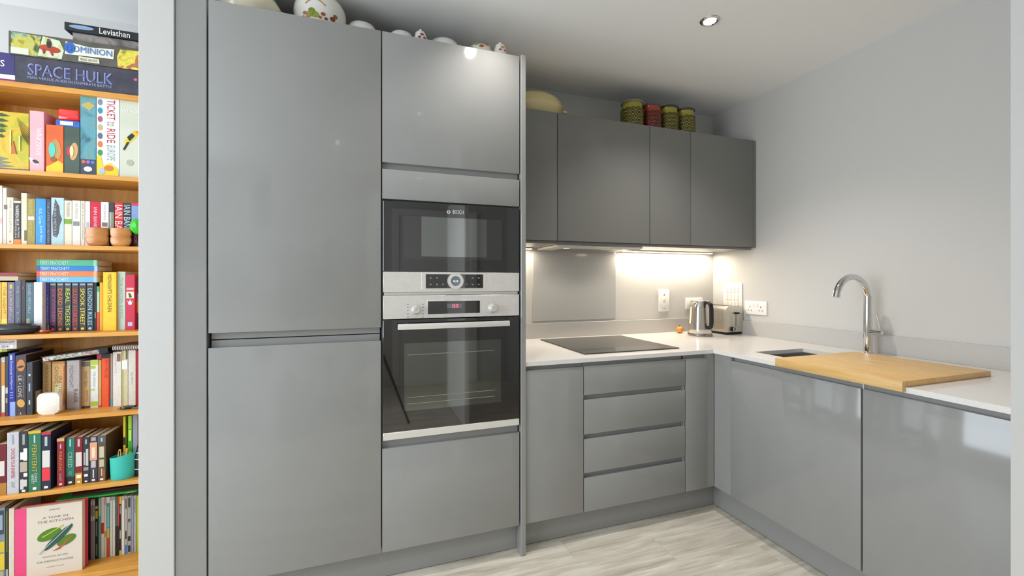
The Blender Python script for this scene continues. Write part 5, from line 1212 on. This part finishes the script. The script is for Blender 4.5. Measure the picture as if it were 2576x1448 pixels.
b = nbm(); box(b, x0, x1, Yx, Yx+.003, z0, z1, .0008); cv = ob('front_cover', b, mat('#d6c9ba', .55), t)
band(cv, x0, x0+w*.165, z0, z1, Yx, mat('#e0467a', .5))
b = nbm(); box(b, x0, x1+.006, Yx+.025, Yx+.028, z0, z1, .0008); ob('back_cover', b, mat('#c8244c', .5), t)
b = nbm(); box(b, x0, x0+.003, Yx+.003, Yx+.025, z0, z1); ob('spine', b, mat('#e0467a', .5), t)
b = nbm(); box(b, x0+.003, x1-.003, Yx+.003, Yx+.025, z0+.003, z1-.003); ob('pages', b, M_CREAMPG, t)
IG = ink('#8a8076')
for (s_, fx0, fx1, fz0, fz1) in (('RIVERFORD', .50, .66, .925, .945), ('A YEAR IN', .40, .78, .815, .845), ('THE KITCHEN', .32, .86, .755, .79), ('SEASONAL RECIPES', .40, .78, .265, .285), ('FOR EVERYDAY PLEASURE', .32, .86, .195, .222), ('BLANCHE VAUGHAN', .46, .72, .12, .133)):
    text('lettering', s_, cv, IG, x0+w*fx0, x0+w*fx1, z0+h*fz0, z0+h*fz1, Yx-.0007, keep=False)
blob(cv, ell(x0+w*.50, z0+h*.585, w*.19, h*.075, 20, .42), Yx, ink('#4f7a1e')); blob(cv, [(x0+w*.40, z0+h*.55), (x0+w*.72, z0+h*.69), (x0+w*.71, z0+h*.70), (x0+w*.39, z0+h*.565)], Yx-.0006, ink('#a8b832'))
blob(cv, ell(x0+w*.76, z0+h*.475, w*.16, h*.062, 20, .5), Yx, ink('#4f7a1e')); blob(cv, [(x0+w*.55, z0+h*.345), (x0+w*.66, z0+h*.36), (x0+w*.86, z0+h*.52), (x0+w*.85, z0+h*.53), (x0+w*.64, z0+h*.385)], Yx-.0006, ink('#b0563c'))
blob(cv, ell(x0+w*.64, z0+h*.53, w*.30, h*.043, 22, .80), Yx-.0010, ink('#2a4f46')); blob(cv, [(x0+w*.34, z0+h*.33), (x0+w*.36, z0+h*.33), (x0+w*.84, z0+h*.70), (x0+w*.83, z0+h*.705)], Yx-.0016, ink('#a8bca8'))
Ym = 2.315
mg = [(222, 227.4, '#2a2624', 'black magazine squeezed beside the cookery book', []),
      (227.8, 233, '#8c867f', 'first of two thin grey magazines beside the cookery book', [(.03, .1, '#d8d4cc', .15), (.28, .36, '#d8d4cc', .15)]), (233.3, 238.6, '#948c84', 'second of two thin grey magazines, beside the black and yellow one', [(.03, .1, '#d8d4cc', .15), (.28, .36, '#d8d4cc', .15)]),
      (239, 247, '#1e1a16', 'black magazine with yellow upper patches on the bottom shelf', [(.12, .17, '#c8983c', .1), (.2, .33, '#b4a02c', .12), (.38, .62, '#77726c', .3), (.75, .95, '#6c6864', .3)]),
      (247.4, 254, '#5c9a80', 'mint green magazine on the bottom shelf', [(.02, .30, '#a8c4b4', .1)]), (254.3, 262, '#d4d0c4', 'white magazine with red patch halfway down', [(.42, .60, '#b4241c', .05)]),
      (262.3, 268, '#cfc6b8', 'cream magazine with orange patch and pink head', [(0, .13, '#d89088', .05), (.56, .66, '#d08a34', .1)]), (268.3, 276, '#3f9090', 'teal magazine with orange-red lower half', [(0, .1, '#d4cec4'), (.16, .5, '#8ab4b8', .25), (.52, .68, '#c8a83c', .1), (.68, 1, '#c0441c', .05)]),
      (276.3, 282.6, '#d0ccc0', 'first of two plain white magazines with small grey head marks', [(.0, .06, '#8c8a84', .2)]), (283, 289.6, '#ccc8bc', 'second of two plain white magazines, beside the dark ones', [(.0, .06, '#8c8a84', .2)]),
      (290, 295, '#2c6a64', 'dark teal magazine with black lower half', [(.5, 1, '#201c1c')]), (295.3, 299.6, '#d82c24', 'scarlet magazine with black lower half', [(.50, 1, '#241c1c')]),
      (300, 305, '#242020', 'black magazine with lime head and foot', [(0, .13, '#b4b824'), (.16, .30, '#8c8890', .2), (.58, .72, '#b4b494', .2), (.92, 1, '#b8b82c')]),
      (305.3, 313, '#d8d0c4', 'ivory magazine with pale red head', [(0, .07, '#d8908c', .1)]), (313.3, 320, '#a8a49c', 'grey magazine with bright blue foot', [(.05, .22, '#6c6454', .15), (.60, .74, '#1c1a1a', .25), (.84, 1, '#3f78c0', .1)]),
      (320.3, 330, '#a09c98', 'grey magazine with dark sketches down the spine', [(.03, .20, '#3c3a38', .2), (.40, .45, '#4c4844', .2), (.70, .78, '#2c2a28', .15), (.86, .97, '#2c2c34', .2)]),
      (330.3, 336, '#8f94ac', 'lavender-blue magazine near the lime one', []), (336.3, 342.4, '#a4a2a0', 'silver-grey magazine beside the lime one', [(.05, .3, '#7c7a74', .3)]), (342.8, 353, '#a8ac24', 'lime yellow magazine at the end of the bottom shelf', [])]
for (p0, p1, c, lb, bd) in mg:
    book(s, p0, p1, 1252-(p0-222)*.055+ (3 if p0 < 240 else 0), c, lb, Ym, .125, bands=bd, name='magazine', cat='magazine', pages='#cfc8ba')
zf = ZA(240, 1250, Ym)+.0065
xg0, xg1 = XA(138, Ym-.02), XA(344, Ym-.02)
t = thing('green_folder', 'thin bright green folder lying on the magazines', 'folder', ((xg0+xg1)/2, Ym-.02, zf))
b = nbm(); box(b, xg0, xg1, Ym-.02, Ym+.115, zf, zf+.0085, .002, 2); ob('cover', b, mat('#2a9a3c', .4), t)
b = nbm(); box(b, xg0+.012, XA(222, Ym-.02), Ym-.0205, Ym-.019, zf+.002, zf+.0065); box(b, XA(318, Ym-.02), XA(337, Ym-.02), Ym-.0205, Ym-.019, zf+.002, zf+.0065); ob('spine_stripe', b, mat('#8ab04c', .4), t)
flatbook(180, 372 if False else 366, zf+.0088, .012, '#3a1412', 'dark maroon book lying on the green folder', Ym, .12)

# ------------------------------------------------------------------ the rest of the room, seen in the glossy doors
t = thing('sideboard', 'low grey sideboard standing at the rear of the room', 'sideboard', (-.6, -.72, 0))
M_SB = mat('#8e8c88', .5)
b = nbm(); box(b, -.96, -.24, -.95, -.60, .10, .98, .002); ob('body', b, M_SB, t)
b = nbm(); box(b, -.98, -.22, -.97, -.585, .98, 1.01, .003); ob('top', b, M_SB, t)
for (xx, yy) in ((-.94, -.63), (-.28, -.63), (-.94, -.93), (-.28, -.93)):
    b = nbm(); box(b, xx, xx+.03, yy, yy+.03, 0, .10); ob('leg', b, M_SB, t)
t = thing('potted_plant', 'leafy plant in a grey pot on the sideboard', 'plant', (-.76, -.77, 1.01))
b = nbm(); lathe(b, [(.045, 0), (.06, .01), (.066, .11), (.06, .115), (.055, .10), (0, .10)], -.76, -.77, 1.01, 24); ob('pot', b, mat('#77746e', .5), t, smooth=True)
b = nbm()
for k in range(26):
    a = random.uniform(0, 2*PI); e = random.uniform(.2, 1.2); L_ = random.uniform(.05, .12); d_ = Vector((math.cos(a)*math.cos(e), math.sin(a)*math.cos(e), math.sin(e)))
    p0 = Vector((-.76, -.77, 1.115)); p1 = p0+d_*L_; sd = d_.cross(Vector((0, 0, 1))).normalized()*.014
    v_ = [b.verts.new(p0), b.verts.new((p0+p1)/2+sd), b.verts.new(p1), b.verts.new((p0+p1)/2-sd)]; b.faces.new(v_)
ob('leaves', b, mat('#4f6a44', .6), t)
# tripod standing under and behind the camera
t = thing('tripod', 'black camera tripod standing in the middle of the room', 'tripod', (0, -.12, 0))
for k in range(3):
    a = PI/2+.35+2*PI*k/3; b = nbm(); tube(b, [(0.03*math.cos(a), -.13+.03*math.sin(a), 1.02), (.40*math.cos(a), -.13+.40*math.sin(a), .004)], [.014, .009], 10); ob('leg', b, M_DARK, t, smooth=True)
b = nbm(); tube(b, [(0, -.13, .80), (0, -.13, 1.14)], .014, 12); ob('column', b, M_DARK, t, smooth=True)
b = nbm(); box(b, -.05, .05, -.18, -.08, 1.12, 1.19, .01); ob('head', b, M_DARK, t)
t = thing('photo_camera', 'black camera mounted on the tripod', 'camera', (0, -.13, 1.19))
b = nbm(); box(b, -.072, .072, -.17, -.10, 1.20, 1.31, .008, 2); ob('body', b, M_DARK, t)

# framed picture and radiator on the rear wall
t = thing('framed_picture', 'dark framed picture on the rear wall', 'picture', (-1.64, yw0, 1.45))
b = nbm(); box(b, -1.86, -1.42, yw0+.001, yw0+.025, 1.45, 2.35, .003); ob('frame', b, mat('#4a4844', .5), t)
b = nbm(); box(b, -1.83, -1.45, yw0+.024, yw0+.028, 1.48, 2.32); ob('print', b, mat('#6d6a66', .5, noise=.3, nscale=6), t)
t = thing('radiator', 'white panel radiator low on the rear wall', 'radiator', (-1.55, yw0, .08))
b = nbm(); box(b, -1.88, -1.22, yw0+.02, yw0+.05, .09, .60, .004); ob('panel', b, M_FRAME, t)
b = nbm()
for k in range(13): box(b, -1.86+.05*k, -1.84+.05*k, yw0+.048, yw0+.062, .11, .58, .003)
ob('ribs', b, M_FRAME, t)
